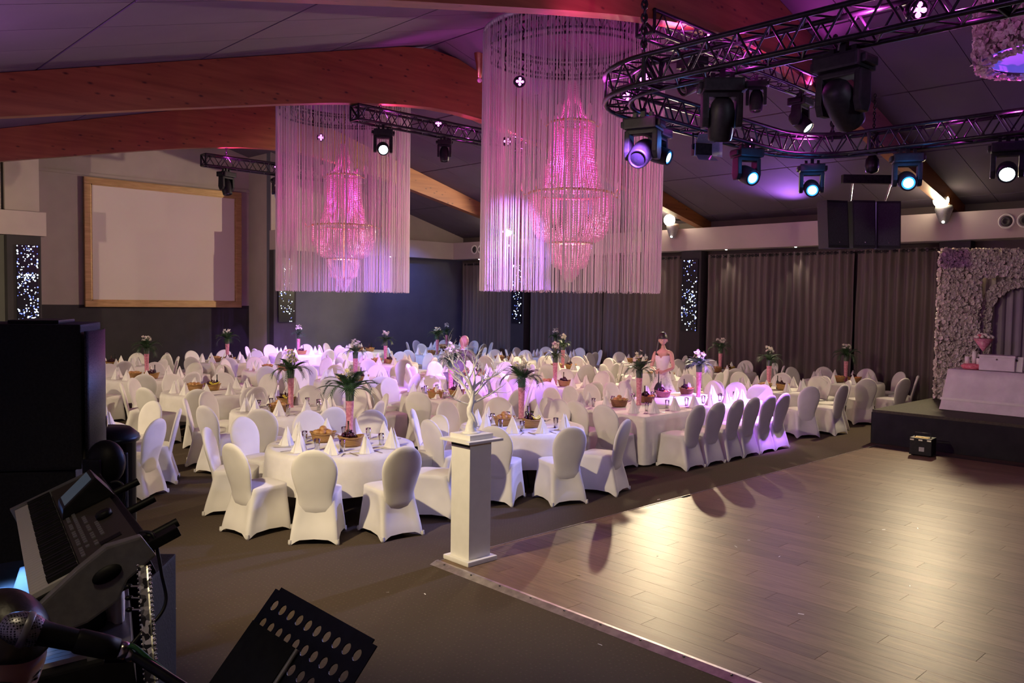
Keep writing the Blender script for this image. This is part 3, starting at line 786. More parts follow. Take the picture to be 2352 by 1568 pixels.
# par LED lamps in the trusses
par_can = MB().lathe([(0.0, .10), (.05, .10), (.085, .03), (.09, -.06), (.082, -.06), (.08, -.04)], 14).mesh('can', M['black_metal'])
led4 = MB()
for k in range(5): led4.ball(((.042*cos(k*2*pi/4), .042*sin(k*2*pi/4), -.05) if k < 4 else (0, 0, -.05)), 0.024, 7, 5)
led4 = led4.mesh('led_cluster', M['led_mag'])
def led_par(p, aim, label):
    e = empty('led_par', p, 0, label, 'stage light', 'magenta LED pars')
    dv = Vector(aim)-Vector(p); e.rotation_euler = dv.to_track_quat('-Z', 'Y').to_euler()
    inst('can', par_can, e); tag(inst('led_cluster', led4, e), kind='stuff')
C0 = (0, 0, 2.5)
for (px_, py_, X, Y, lab) in ((1480, 183, RX0+.25, None, 'magenta LED par inside the box truss at its rounded corner'), (1722, 328, RX1-.3, None, 'magenta LED par on the far rail above a blue moving head'),
        (2103, 24, RX0+.02, None, 'magenta LED par on the near rail at the top edge'), (1868, 190, None, 6.82, 'magenta LED par in the end of the straight truss'),
        (1625, 88, None, 6.75, 'magenta LED par inside the straight truss near its chain'), (1007, 283, None, 13.6, 'magenta LED par inside the middle truss'),
        (1440, 222, None, 6.1, 'magenta LED par low in the rounded truss corner'), (637, 383, None, 20.42, 'magenta LED par in the farthest truss beside the fringe')):
    q = at_x(px_, py_, X) if X else at_y(px_, py_, Y)
    led_par(q, (q.x-4, q.y-5, q.z-1.5), lab)
# flood lamp with barn doors
fx = at_y(1612, 330, RY1)
fl = empty('flood_lamp', (fx.x, RY1, RB-0.02), -0.5, 'boxy flood lamp with open barn doors under the truss', 'stage light')
bevel(MB().cbox((0, 0, -.20), (.24, .14, .16)).build('housing', M['black_metal'], fl), .012)
MB().bar((-.13, 0, 0.02), (-.13, 0, -.2), .012, 6).bar((.13, 0, 0.02), (.13, 0, -.2), .012, 6).bar((-.14, 0, 0.0), (.14, 0, 0.0), .015, 6).build('yoke', M['black_metal'], fl)
for sx, sz in ((0, -1), (0, 1), (-1, 0), (1, 0)):
    bd = MB()
    if sz: bd.add([(-.12, -.07, -.2+sz*.08), (.12, -.07, -.2+sz*.08), (.15, -.20, -.2+sz*.17), (-.15, -.20, -.2+sz*.17)], [(0, 1, 2, 3)])
    else: bd.add([(sx*.12, -.07, -.28), (sx*.12, -.07, -.12), (sx*.2, -.20, -.08), (sx*.2, -.20, -.32)], [(0, 1, 2, 3)])
    o = bd.build('barn_door', M['silver'], fl); md = o.modifiers.new('s', 'SOLIDIFY'); md.thickness = 0.004

# ---------------------------------------------------------------- hanging speakers
hang = at_y(1988, 515, 6.2)
HX, HY = hang.x, 6.2
zt, zb = at_y(1990, 458, 6.2).z, at_y(1990, 570, 6.2).z
M['grille'] = mat('perforated_grille', (0.03, 0.03, 0.035), 0.5, 0.3)
n, l, b = nodes(M['grille'])
v = coords(M['grille'], 'Object', (130, 130, 130)); vo = n.new('ShaderNodeTexVoronoi'); vo.inputs['Scale'].default_value = 1
l.new(v, vo.inputs['Vector']); rp = n.new('ShaderNodeValToRGB')
rp.color_ramp.elements[0].position, rp.color_ramp.elements[0].color = .25, (.008, .008, .01, 1)
rp.color_ramp.elements[1].position, rp.color_ramp.elements[1].color = .45, (.05, .05, .06, 1)
l.new(vo.outputs['Distance'], rp.inputs['Fac']); l.new(rp.outputs['Color'], b.inputs['Base Color'])
for i, (off, ang, lab) in enumerate(((-0.42, 0.18, 'black hanging loudspeaker, first of the three over the curtain'), (0.0, 0.0, 'black hanging loudspeaker, middle of the three, with purple tint'), (0.44, -0.2, 'black hanging loudspeaker, last of the three, its edge catching light'))):
    ux = Vector((sin(YAW), -cos(YAW), 0)); uy = Vector((cos(YAW), sin(YAW), 0))
    c = Vector((HX, HY, zb))+ux*off+uy*(0.06 if off else 0)
    e = empty('hanging_speaker', c, YAW-pi/2+ang, lab, 'loudspeaker', 'hanging loudspeaker cluster')
    h = zt-zb; wdt = .40
    bx = MB(); lean = 0.10
    bx.add([(-wdt/2, 0, 0), (wdt/2, 0, 0), (wdt*.36, .42, 0), (-wdt*.36, .42, 0), (-wdt/2, lean, h), (wdt/2, lean, h), (wdt*.36, .42+lean, h), (-wdt*.36, .42+lean, h)],
           [(0, 3, 2, 1), (4, 5, 6, 7), (0, 1, 5, 4), (1, 2, 6, 5), (2, 3, 7, 6), (3, 0, 4, 7)])
    bevel(bx.build('cabinet', M['black_wood'], e), .012)
    g = MB().add([(-wdt*.44, -.006, .05), (wdt*.44, -.006, .05), (wdt*.44, lean*.94-.006, h*.95), (-wdt*.44, lean*.94-.006, h*.95)], [(0, 1, 2, 3)]).build('grille', M['grille'], e)
    md = g.modifiers.new('s', 'SOLIDIFY'); md.thickness = .01
    MB().ball((0, -.016, .1), .012, 8, 6).build('badge', M['chrome'], e)
rb = at_y(2003, 412, 6.25)
e = empty('rigging_bar', rb, YAW-pi/2, 'black perforated rigging bar above the hanging speakers', 'rigging bar')
bevel(MB().cbox((0, 0, 0), (1.05, .12, .15)).build('bar', M['black_metal'], e), .01)
for sx in (-.34, .34):
    MB().bar((sx, 0, -.05), (sx*.9, .15, zt-rb.z+.02), .014, 6).build('hanger', M['chrome'], e)
hz = empty('chain_hoist', (rb.x-.02, rb.y, rb.z+.1), 0, 'dark electric chain hoist above the rigging bar', 'chain hoist')
MB().lathe([(.02, 0), (.10, .03), (.12, .12), (.11, .24), (.06, .32), (.02, .36)], 14).build('motor', M['black_metal'], hz)
chain((rb.x, rb.y, beam_bottom(rb.x)+.3), (rb.x, rb.y, rb.z+.44), 'silver chain of the speaker hoist in front of the beam', link=.07, wire=.009)

# ---------------------------------------------------------------- fringe chandeliers with crystal lamps inside
M['fringe'] = mat('white_string_fringe', (0.82, 0.76, 0.76), 0.6, spec=0.3)
n, l, b = nodes(M['fringe'])
noise_col(M['fringe'], (0.76, 0.70, 0.70), (0.88, 0.82, 0.82), 30, 2, stretch=(1, 1, .02))
tr = n.new('ShaderNodeBsdfTranslucent'); tr.inputs['Color'].default_value = (.8, .74, .75, 1)
mxs = n.new('ShaderNodeMixShader'); mxs.inputs[0].default_value = .4
l.new(b.outputs[0], mxs.inputs[1]); l.new(tr.outputs[0], mxs.inputs[2]); l.new(mxs.outputs[0], n['Material Output'].inputs[0])
M['crystal'] = mat('crystal_bead', (0.92, 0.72, 0.80), 0.12, spec=0.9)
n, l, b = nodes(M['crystal'])
noise_col(M['crystal'], (0.90, 0.62, 0.74), (0.96, 0.84, 0.88), 25, 2)
tr = n.new('ShaderNodeBsdfTranslucent'); tr.inputs['Color'].default_value = (.95, .72, .82, 1)
mxs = n.new('ShaderNodeMixShader'); mxs.inputs[0].default_value = .45
l.new(b.outputs[0], mxs.inputs[1]); l.new(tr.outputs[0], mxs.inputs[2]); l.new(mxs.outputs[0], n['Material Output'].inputs[0])
M['gold'] = mat('gold_metal', (0.75, 0.50, 0.20), 0.3, 1.0)
noise_col(M['gold'], (0.70, 0.45, 0.17), (0.82, 0.58, 0.26), 14, 3)
def strands(prof, n, bead=0.02, jitter=0.0, seed=0, rz=None):
    """bead strings hung along a meridian profile [(r, z), ...]"""
    rnd = random.Random(seed); m = MB()
    d = [0]
    for a, c in zip(prof, prof[1:]): d.append(d[-1]+sqrt((a[0]-c[0])**2+(a[1]-c[1])**2))
    L = d[-1]; k = max(3, int(L/(bead*2.3)))
    def at(q):
        for i in range(len(prof)-1):
            if d[i] <= q <= d[i+1]+1e-9:
                f = (q-d[i])/(d[i+1]-d[i]); return (prof[i][0]+(prof[i+1][0]-prof[i][0])*f, prof[i][1]+(prof[i+1][1]-prof[i][1])*f)
        return prof[-1]
    for s in range(n):
        t = 2*pi*s/n+rnd.uniform(-jitter, jitter); pts, rr = [], []
        for i in range(2*k+1):
            r, z = at(L*i/(2*k)); pts.append((r*cos(t), r*sin(t), z)); rr.append(bead if i % 2 else bead*.3)
        m.tube(pts, rr, 4, cap=False)
    return m
def fringe_chandelier(label, c, R, ztop, zbot, seed, nstr):
    rnd = random.Random(seed)
    e = empty('fringe_chandelier', (c[0], c[1], zbot), 0, label, 'chandelier', 'tall string-fringe chandeliers')
    H = ztop-zbot; m = MB()
    for i in range(nstr):
        t = 2*pi*i/nstr+rnd.gauss(0, .9)*2*pi/nstr
        wd = rnd.uniform(.003, .0068)
        r = R+rnd.uniform(-.02, .02); zl = rnd.uniform(0, .03)+(rnd.uniform(.0, .1) if rnd.random() < .06 else 0)
        dx, dy = rnd.gauss(0, .004), rnd.gauss(0, .004)
        m.bar((r*cos(t), r*sin(t), H), (r*cos(t)+dx, r*sin(t)+dy, zl), wd, 4, cap=False, smooth=True)
    tag(m.build('string_fringe', M['fringe'], e), kind='stuff')
    # the ring truss that carries the fringe
    ringp = [((R-.17)*cos(2*pi*i/36), (R-.17)*sin(2*pi*i/36), H-.18) for i in range(36)]
    s = .14
    for a in (-1, 1):
        for bb in (-1, 1):
            pts = [((R-.17+a*s)*cos(2*pi*i/36), (R-.17+a*s)*sin(2*pi*i/36), H-.2+bb*s) for i in range(37)]
            MB().tube(pts, .024, 6, cap=False).build('ring_chord', M['black_metal'], e)
    lac = MB(); k = 30
    for i in range(k):
        t0, t1, t2 = 2*pi*i/k, 2*pi*(i+.5)/k, 2*pi*(i+1)/k
        for a in (-1, 1):
            q = lambda t, bb: ((R-.17+a*s)*cos(t), (R-.17+a*s)*sin(t), H-.2+bb*s)
            lac.bar(q(t0, -1), q(t1, 1), .011, 5, cap=False).bar(q(t1, 1), q(t2, -1), .011, 5, cap=False)
    tag(lac.build('ring_lacing', M['black_metal'], e), kind='stuff')
    MB().lathe([(R-.02, -.03), (R+.012, -.03), (R+.012, .03), (R-.02, .03), (R-.02, -.03)], 48, (0, 0, H)).build('fringe_rail', M['white_paint'], e)
    for t in (0.4, 2.5, 4.6):
        MB().bar(((R-.17)*cos(t), (R-.17)*sin(t), H-.05), (.5*(R-.17)*cos(t), .5*(R-.17)*sin(t), ceil_z(c[0]+.5*R*cos(t))-zbot+0.02), .008, 5).build('hanger_wire', M['black_metal'], e)
    return e
def crystal_lamp(label, c, z):
    """z: crown, bell rim, main ring, second ring, tip heights"""
    zc, zb_, zr, z2, z3, zt_ = z
    e = empty('crystal_lamp', (c[0], c[1], zt_), 0, label, 'chandelier', 'crystal lamps inside the fringe')
    f = lambda v: v-zt_
    def ringm(r, zz, name): MB().lathe([(r-.012, -.02), (r+.012, -.02), (r+.016, .0), (r+.012, .02), (r-.012, .02), (r-.012, -.02)], 36, (0, 0, f(zz))).build(name, M['gold'], e)
    tag(strands([(.07, f(zc)+.75), (.12, f(zc)+.45), (.22, f(zc)+.15), (.37, f(zc))], 22, .016, .02, 1).build('top_veil', M['crystal'], e), kind='stuff')
    tag(strands([(.40, f(zc)), (.385, f(zc)-.2), (.41, f(zc)*.5+f(zb_)*.5), (.48, f(zb_)+.25), (.56, f(zb_))], 68, .019, .012, 2).build('bell_strands', M['crystal'], e), kind='stuff')
    tag(strands([(.74, f(zr)), (.74, f(zr)-.3), (.70, f(z2)+.30), (.58, f(z2)+.08), (.40, f(z2))], 84, .019, .01, 3).build('bowl_strands', M['crystal'], e), kind='stuff')
    tag(strands([(.38, f(z2)), (.37, f(z2)-.15), (.30, f(z3)+.05), (.17, f(z3)), (.16, f(z3)-.08), (.05, f(zt_))], 40, .017, .01, 4).build('tail_strands', M['crystal'], e), kind='stuff')
    ringm(.40, zc, 'crown_ring'); ringm(.75, zr, 'main_ring'); ringm(.40, z2, 'lower_ring')
    for k in range(6):
        t = k*pi/3+.3
        MB().tube([(.40*cos(t), .40*sin(t), f(zc)), (.47*cos(t), .47*sin(t), f(zc)-.05), (.52*cos(t), .52*sin(t), f(zc)+.02)], .012, 6).build('crown_arm', M['gold'], e)
        MB().lathe([(.008, .22), (.045, .17), (.05, .06), (.02, -.05), (.0, -.1)], 9, (.52*cos(t), .52*sin(t), f(zc)+.05)).build('crystal_drop', M['crystal'], e)
    for k in range(10):
        t = k*pi/5
        MB().tube([(.75*cos(t), .75*sin(t), f(zr)), (.85*cos(t), .85*sin(t), f(zr)-.04), (.90*cos(t), .90*sin(t), f(zr)+.05)], .010, 6).build('candle_arm', M['gold'], e)
        MB().bar((.90*cos(t), .90*sin(t), f(zr)+.05), (.90*cos(t), .90*sin(t), f(zr)+.17), .013, 7, r2=.006).build('candle_bulb', M['crystal'], e)
    for k in range(7):
        t = k*2*pi/7+.2
        MB().ball((.36*cos(t), .36*sin(t), f(z2)+.05), .016, 7, 5).build('bulb', M['led_small'], e)
    MB().bar((0, 0, 0.3), (0, 0, 6.9-zt_), .012, 6).build('stem', M['gold'], e)
    return e
cA = at_y(1314, 300, 10.1); cB = at_y(790, 400, 17.1)
dA = (Vector((cA.x, cA.y, 2.5))-CAM).dot(AX_F); dB = (Vector((cB.x, cB.y, 2.5))-CAM).dot(AX_F)
RA, RBb = 203*dA/F_PX, 148*dB/F_PX
zyA = lambda y: at_y(1314, y, cA.y).z
zyB = lambda y: at_y(790, y, cB.y).z
fringe_chandelier('larger string-fringe chandelier hanging nearest the box truss', (cA.x, cA.y), RA, zyA(82), zyA(672), 11, 620)
fringe_chandelier('smaller string-fringe chandelier farther off, in front of the end wall', (cB.x, cB.y), RBb, zyB(232), zyB(671), 12, 620)
crystal_lamp('pink-lit crystal lamp inside the larger fringe chandelier', (cA.x, cA.y), [zyA(v) for v in (284, 438, 446, 558, 618, 648)])
crystal_lamp('pink-lit crystal lamp inside the smaller fringe chandelier', (cB.x, cB.y), [zyB(v) for v in (404, 515, 520, 594, 640, 668)])
#CLIGHTS-BEGIN
for (c, za, zb_, k) in ((cA, zyA(372), zyA(510), 1.0), (cB, zyB(462), zyB(560), 1.0)):
    point((c.x, c.y, za), 230*k, (1.0, 0.03, 0.52), .12)
    point((c.x, c.y, zb_), 55*k, (1.0, 0.28, 0.5), .15)
#CLIGHTS-END
for (px_, py_, Y, aim, lab) in ((1192, 188, 9.3, cA, 'magenta LED par behind the large fringe, high beside its ring'), (1163, 325, 11.2, cA, 'magenta LED par behind the large fringe, level with the crystal crown'), (737, 316, 16.2, cB, 'magenta LED par behind the small fringe')):
    q = at_y(px_, py_, Y); led_par(q, (q.x-2, q.y-4, q.z-.6), lab)

# gold tinsel ornament at the ridge beside the fringe
g0 = at_y(1102, 135, 12.9)
e = empty('tinsel_ornament', (g0.x, g0.y, at_y(1102, 188, 12.9).z), 0, 'gold glittering hanging ornament at the beam apex beside the fringe', 'ornament')
hgt = at_y(1102, 92, 12.9).z-at_y(1102, 188, 12.9).z
MB().lathe([(.02, .06), (.05, .1), (.07, .3), (.11, hgt*.6), (.13, hgt*.8), (.10, hgt*.93), (.03, hgt)], 12).build('body', M['gold'], e)
MB().ball((0, 0, .03), .05, 8, 6).build('tip', M['crystal'], e)
MB().cbox((0, 0, hgt+.09), (.2, .16, .2)).build('mount', M['black_metal'], e)
MB().bar((0, 0, hgt+.15), (0, 0, ceil_z(g0.x)-e.location.z), .015, 6).build('stem', M['black_metal'], e)
# ---------------------------------------------------------------- the covered banquet chair
def smooth(t): return t*t*(3-2*t)
def chair_meshes():
    d = {}
    # stretched skirt: lofted from the seat rim to a hem that arches between the feet
    N = 48; rows = []
    def rr(t, wx, y0, y1, k):      # superellipse point; t in 0..1 around, t=0 front middle
        a = 2*pi*t
        cx, sy = sin(a), cos(a)
        sx_ = math.copysign(abs(cx)**k, cx); sy_ = math.copysign(abs(sy)**k, sy)
        return sx_*wx, (y0+y1)/2+sy_*(y1-y0)/2
    for j in range(11):
        f = j/10; row = []
        for i in range(N):
            t = i/N; a = 2*pi*t
            corner = abs(sin(2*a))**1.5            # 1 at the four feet
            k = .42-.10*f
            x0, y0_ = rr(t, .205, -.222, .225, .42)
            x1, y1_ = rr(t, .250, -.325, .24, .26)
            g = smooth(f)*.55+f*.45
            x, y = x0+(x1-x0)*g, y0_+(y1_-y0_)*g
            pull = (1-corner)*.038*sin(pi*min(1, f*1.05))+(1-corner)*.03*f
            L = sqrt(x*x+(y+.03)**2)+1e-6
            x -= x/L*pull; y -= (y+.03)/L*pull
            hem = .055*(1-corner)
            z = .468-.012*0+(hem-.468)*f
            if f == 0: z = .468
            row.append((x, y, z))
        rows.append(row)
    cap = []
    for s in (0.0, .5, .85, .97):
        cap.append([((rows[0][i][0])*s, .0125+(rows[0][i][1]-.0125)*s, .468+.03*(1-s*s)+(.008 if s < .97 else 0.004)) for i in range(N)])
    m = MB(); m.grid(cap+rows, closed=True)
    o = weld(m.build('seat_skirt', M['white_cloth'])); d['skirt'] = o.data; bpy.data.objects.remove(o)
    # backrest slab with a round top, leaning back, pinched at the waist
    rows = []
    zs = [.30, .35, .40, .45, .50, .56, .62, .68, .73, .78, .82, .855, .88, .90, .914, .922]
    for z in zs:
        if z < .70: hw = .168+(.222-.168)*smooth(max(0, z-.40)/.30)+max(0, .40-z)*.15
        else: hw = .222*sqrt(max(0.0, 1-((z-.70)/.2225)**2))
        yc = -.212-.122*(max(0, z-.42)/.50)**.95
        th = (.030*min(1, (hw/.12)) if hw < .12 else .030)*(1 if z >= .40 else .45+.55*(z-.30)/.10)
        row = []
        for i in range(20):
            a = 2*pi*i/20
            cx, sy = cos(a), sin(a)
            x = hw*math.copysign(abs(cx)**.55, cx)
            y = yc+(th*math.copysign(abs(sy)**.8, sy))-(.012*(x/.22)**2)*-1
            row.append((x, y, z))
        rows.append(row)
    rows.insert(0, [(x*.9, y*.9, .27) for x, y, z in rows[0]])
    rows.append([(0, -.334, .9235)]*20)
    o = weld(MB().grid(rows, closed=True).build('backrest', M['white_cloth'])); d['back'] = o.data; bpy.data.objects.remove(o)
    d['foot'] = MB().lathe([(.0, 0), (.016, 0), (.020, .02), (.017, .05)], 8).mesh('foot_pocket', M['white_cloth'])
    return d
CM = chair_meshes()
FEET = [(-.222, .218), (.222, .218), (-.226, -.298), (.226, -.298)]
CLOCK = ['twelve', 'one', 'two', 'three', 'four', 'five', 'six', 'seven', 'eight', 'nine', 'ten', 'eleven']
def chair(x, y, face, label, near, z=0.0):
    e = empty('banquet_chair', (x, y, z), face-pi/2, label, 'chair', 'white covered banquet chairs')
    e.scale = (1.05, 1.05, 1.06)
    inst('seat_skirt', CM['skirt'], e); inst('backrest', CM['back'], e)
    if near:
        for fx_, fy_ in FEET: inst('foot_pocket', CM['foot'], e, (fx_, fy_, 0))
    return e

# ---------------------------------------------------------------- table ware
def napkin_mesh(seed):
    rnd = random.Random(seed); m = MB(); h = .225
    base = [(-.085, -.05), (-.02, -.075), (.05, -.06), (.09, -.02), (.06, .05), (0, .075), (-.06, .05), (-.095, .0)]
    rows = []
    for j in range(7):
        f = j/6; s = (1-f)**.92
        rows.append([(x*s+.01*sin(f*3), y*s*(1+.25*(1-f)*(1 if i % 2 else -.4))+.012*f, h*f) for i, (x, y) in enumerate(base)])
    m.grid(rows, closed=True, smooth=False)
    # front flap of the fold
    m.add([(-.06, -.07, 0), (.085, -.075, 0), (.012, -.012, h*.97), (.10, .01, .004)], [(0, 1, 2), (1, 3, 2)])
    return m.mesh('folded_napkin', M['napkin'])
NAPK = [napkin_mesh(1), napkin_mesh(2)]
GLASS = MB().lathe([(.0, .004), (.024, .004), (.028, .06), (.033, .135), (.0355, .135), (.031, .06), (.027, 0), (.0, 0)], 14).mesh('drinking_glass', M['glass'])
WINE = MB().lathe([(.0, .003), (.034, .003), (.006, .012), (.005, .08), (.02, .095), (.036, .13), (.033, .185), (.031, .185), (.034, .13), (.018, .097), (.003, .085)], 14).mesh('wine_glass', M['glass'])
def fork_mesh():
    m = MB(); m.box((-.005, -.10, .001), (.005, .02, .004)).box((-.011, .02, .001), (.011, .045, .004))
    for x in (-.009, -.003, .003, .009): m.box((x-.0018, .045, .001), (x+.0018, .09, .004))
    return m.mesh('fork', M['chrome'])
def knife_mesh():
    return MB().box((-.006, -.11, .001), (.006, .0, .006)).box((-.0085, .0, .001), (.007, .11, .003)).mesh('knife', M['chrome'])
FORK, KNIFE = fork_mesh(), knife_mesh()
M['wicker'] = mat('golden_wicker', (0.42, 0.24, 0.07), 0.6)
n, l, b = nodes(M['wicker'])
v = coords(M['wicker'], 'Object', (1, 1, 1))
wv = n.new('ShaderNodeTexWave'); wv.bands_direction = 'Z'; wv.inputs['Scale'].default_value = 28; wv.inputs['Distortion'].default_value = 2
l.new(v, wv.inputs['Vector']); r = n.new('ShaderNodeValToRGB')
r.color_ramp.elements[0].color = (.22, .10, .025, 1); r.color_ramp.elements[1].color = (.56, .33, .11, 1)
l.new(wv.outputs['Fac'], r.inputs['Fac']); l.new(r.outputs['Color'], b.inputs['Base Color'])
bp = n.new('ShaderNodeBump'); bp.inputs['Strength'].default_value = .6; bp.inputs['Distance'].default_value = .006
l.new(wv.outputs['Fac'], bp.inputs['Height']); l.new(bp.outputs['Normal'], b.inputs['Normal'])
M['wicker_dark'] = mat('brown_wicker', (0.2, 0.09, 0.04), 0.6)
noise_col(M['wicker_dark'], (.14, .055, .025), (.28, .13, .06), 60, 2, stretch=(1, 1, 4), bump=.4)
M['crust'] = mat('bread_crust', (0.5, 0.26, 0.09), 0.6)
noise_col(M['crust'], (.42, .19, .05), (.62, .36, .15), 18, 4)
M['grape'] = mat('dark_grape', (0.05, 0.012, 0.025), 0.25)
noise_col(M['grape'], (.035, .008, .02), (.09, .02, .04), 30, 2)
M['banana'] = mat('banana_peel', (0.75, 0.62, 0.06), 0.45)
noise_col(M['banana'], (.68, .55, .05), (.80, .70, .10), 8, 3)
M['orange'] = mat('orange_peel', (0.80, 0.28, 0.05), 0.45)
noise_col(M['orange'], (.75, .22, .04), (.86, .35, .07), 60, 2, bump=.1)
def basket_meshes(mm):
    body = MB()
    rows = []
    for (s, z) in ((.0, .006), (.78, .006), (.86, .03), (.95, .075), (1.0, .10), (1.03, .112), (.98, .112), (.92, .08), (.80, .02), (0, .016)):
        rows.append([(.145*s*cos(2*pi*i/28), .105*s*sin(2*pi*i/28), z) for i in range(28)])
    body.grid(rows, closed=True)
    rim = MB().tube([(.150*cos(t), .110*sin(t), .113+.012*cos(2*t)) for t in [2*pi*i/28 for i in range(29)]], .010, 6, cap=False)
    return body.mesh('basket_bowl', mm), rim.mesh('basket_rim', mm)
BK1, BK2 = basket_meshes(M['wicker']), basket_meshes(M['wicker_dark'])
ROLL = MB().ball((0, 0, 0), .049, 10, 7, (1.15, .9, .75)).mesh('bread_roll', M['crust'])
def grapes(seed, mm='grape'):
    rnd = random.Random(seed); m = MB()
    for i in range(46):
        t, r = rnd.uniform(0, 2*pi), .075*sqrt(rnd.random())
        m.ball((r*1.2*cos(t), r*sin(t), .02+.075*(1-(r/.075)**2)*rnd.random()+rnd.uniform(0, .02)), .0155, 6, 5)
    return m.mesh('grapes', M[mm])
GRAPE = grapes(1)
STALK = MB().tube([(0, 0, .09), (.004, .0, .13), (.001, .006, .17)], .004, 5).mesh('stalk', M['wicker_dark'])
def banana_mesh():
    pts, rr = [], []
    for i in range(9):
        a = -.9+1.8*i/8; pts.append((.11*sin(a), .0, .11-.11*cos(a))); rr.append(.004 if i in (0, 8) else .017*min(1, .6+.4*sin(pi*i/8)))
    return MB().tube(pts, rr, 6).mesh('banana', M['banana'])
BAN = banana_mesh()
ORG = MB().ball((0, 0, 0), .036, 10, 7).mesh('orange_fruit', M['orange'])
BOTTLE = MB().lathe([(.0, 0), (.026, 0), (.027, .13), (.022, .16), (.0095, .185), (.009, .262), (.0105, .264), (.0105, .275), (0, .275)], 14).mesh('glass_body', M['dark_glass'])
BOTLAB = MB().lathe([(.0274, .05), (.0274, .11)], 14).mesh('paper_label', M['napkin'])

# ---------------------------------------------------------------- tall flower vases
M['pink_gel'] = mat('pink_vase_filling', (0.62, 0.20, 0.28), 0.35)
noise_col(M['pink_gel'], (.52, .14, .22), (.74, .34, .42), 30, 4)
M['leaf'] = mat('dark_palm_leaf', (0.025, 0.07, 0.025), 0.45)
noise_col(M['leaf'], (.018, .05, .018), (.04, .10, .035), 12, 3)
M['petal'] = mat('cream_petal', (0.82, 0.78, 0.68), 0.6)
noise_col(M['petal'], (.78, .72, .58), (.88, .85, .78), 25, 2)
M['petal_y'] = mat('yellow_petal', (0.75, 0.68, 0.35), 0.6)
noise_col(M['petal_y'], (.72, .62, .28), (.82, .78, .5), 25, 2)
M['stem_glass'] = mat('green_stems_in_glass', (0.05, 0.08, 0.05), 0.08)
noise_col(M['stem_glass'], (.02, .045, .02), (.12, .15, .11), 20, 3, stretch=(3, 3, .4))
VS = MB().lathe([(.0, 0), (.046, 0), (.046, .01), (.038, .03), (.043, .25), (.052, .46)], 16).mesh('pink_column', M['pink_gel'])
VG = MB().lathe([(.0525, .46), (.0545, .52), (.060, .585), (.058, .585), (.0, .52)], 16).mesh('glass_neck', M['stem_glass'])
def frond_mesh(L, droop, seed):
    rnd = random.Random(seed); m = MB(); k = 16
    spine = []
    for i in range(k+1):
        f = i/k; spine.append(Vector((L*f*cos(.9-droop*f*1.2), 0, L*f*sin(.95-droop*f))))
    m.tube(spine, [.004*(1-.8*i/k) for i in range(k+1)], 4)
    for i in range(2, k):
        p = spine[i]; t = (spine[i+1]-spine[i-1]).normalized(); ln = .15*sin(pi*(i+1)/(k+2))+.04
        for s in (-1, 1):
            q = p+t*ln*.75+Vector((0, s*ln*.55, -ln*.12)); w_ = Vector((0, 0, .004)); o = t*.011
            m.add([p-o, q, p+o], [(0, 1, 2)])
    return m.mesh('palm_frond', M['leaf'])
FR = [frond_mesh(.34, .95, 1), frond_mesh(.38, 1.25, 2), frond_mesh(.30, .6, 3)]
def blossom_mesh(mm, seed):
    rnd = random.Random(seed); m = MB()
    for k in range(6):
        t = 2*pi*k/6; c = Vector((cos(t), sin(t), .35))
        p = [Vector((0, 0, 0)), c*.016+Vector((-sin(t), cos(t), 0))*.011, c*.033+Vector((0, 0, .004)), c*.016-Vector((-sin(t), cos(t), 0))*.011]
        m.add(p, [(0, 1, 2, 3)])
    m.ball((0, 0, .006), .007, 5, 4)
    return m.mesh('blossom', M[mm])
BL = [blossom_mesh('petal', 1), blossom_mesh('petal_y', 2)]
def joined_bouquet(seed, spread, nfr=16, nbl=22, yel=.3):
    rnd = random.Random(seed); lf, bl = MB(), MB()
    def put(dst, me, M4):
        dst.add([M4 @ v.co for v in me.vertices], [tuple(p.vertices) for p in me.polygons])
    for i in range(nfr):
        t = 2*pi*i/nfr+rnd.uniform(-.2, .2)
        put(lf, FR[i % 3], Matrix.Translation((0, 0, .56)) @ Matrix.Rotation(t, 4, 'Z') @ Matrix.Rotation(rnd.uniform(-.5, .15), 4, 'Y') @ Matrix.Scale(spread, 4))
    for i in range(nbl):
        t, r = rnd.uniform(0, 2*pi), .11*sqrt(rnd.random())*spread
        z = .73+.17*rnd.random()*(1.2-r/.13)
        put(bl, BL[0], Matrix.Translation((r*cos(t), r*sin(t), z)) @ Matrix.Rotation(rnd.uniform(-1, 1), 4, 'X') @ Matrix.Rotation(rnd.uniform(-1, 1), 4, 'Y') @ Matrix.Scale(1.1, 4))
        lf.bar((0, 0, .55), (r*cos(t), r*sin(t), z), .003, 4, cap=False)
    return lf.mesh('foliage', M['leaf']), bl.mesh('blossoms', M['petal'])
BQ = [joined_bouquet(1, .8), joined_bouquet(2, .95), joined_bouquet(3, .7)]
def vase(x, y, z, label, near, seed, spread=1.0):
    rnd = random.Random(seed)
    e = empty('flower_vase', (x, y, z), rnd.uniform(0, 6), label, 'flower vase', 'tall pink flower vases')
    inst('pink_column', VS, e); inst('glass_neck', VG, e)
    if near:
        for i in range(18):
            t = 2*pi*i/18+rnd.uniform(-.15, .15)
            inst('palm_frond', FR[i % 3], e, (0, 0, .56), (0, rnd.uniform(-.55, .2), t), spread*rnd.uniform(.85, 1.1))
        st = MB()
        for i in range(26):
            t, r = rnd.uniform(0, 2*pi), .12*sqrt(rnd.random())*spread
            zz = .72+.20*rnd.random()*(1.2-r/.14)
            inst('blossom', BL[1 if rnd.random() < .35 else 0], e, (r*cos(t), r*sin(t), zz), (rnd.uniform(-1, 1), rnd.uniform(-1, 1), t), 1.15)
            st.bar((0, 0, .55), (r*cos(t), r*sin(t), zz), .003, 4, cap=False)
        tag(st.build('stems', M['leaf'], e), kind='stuff')
    else:
        f, b_ = BQ[seed % 3]
        tag(inst('foliage', f, e), kind='stuff'); tag(inst('blossoms', b_, e), kind='stuff')
    return e

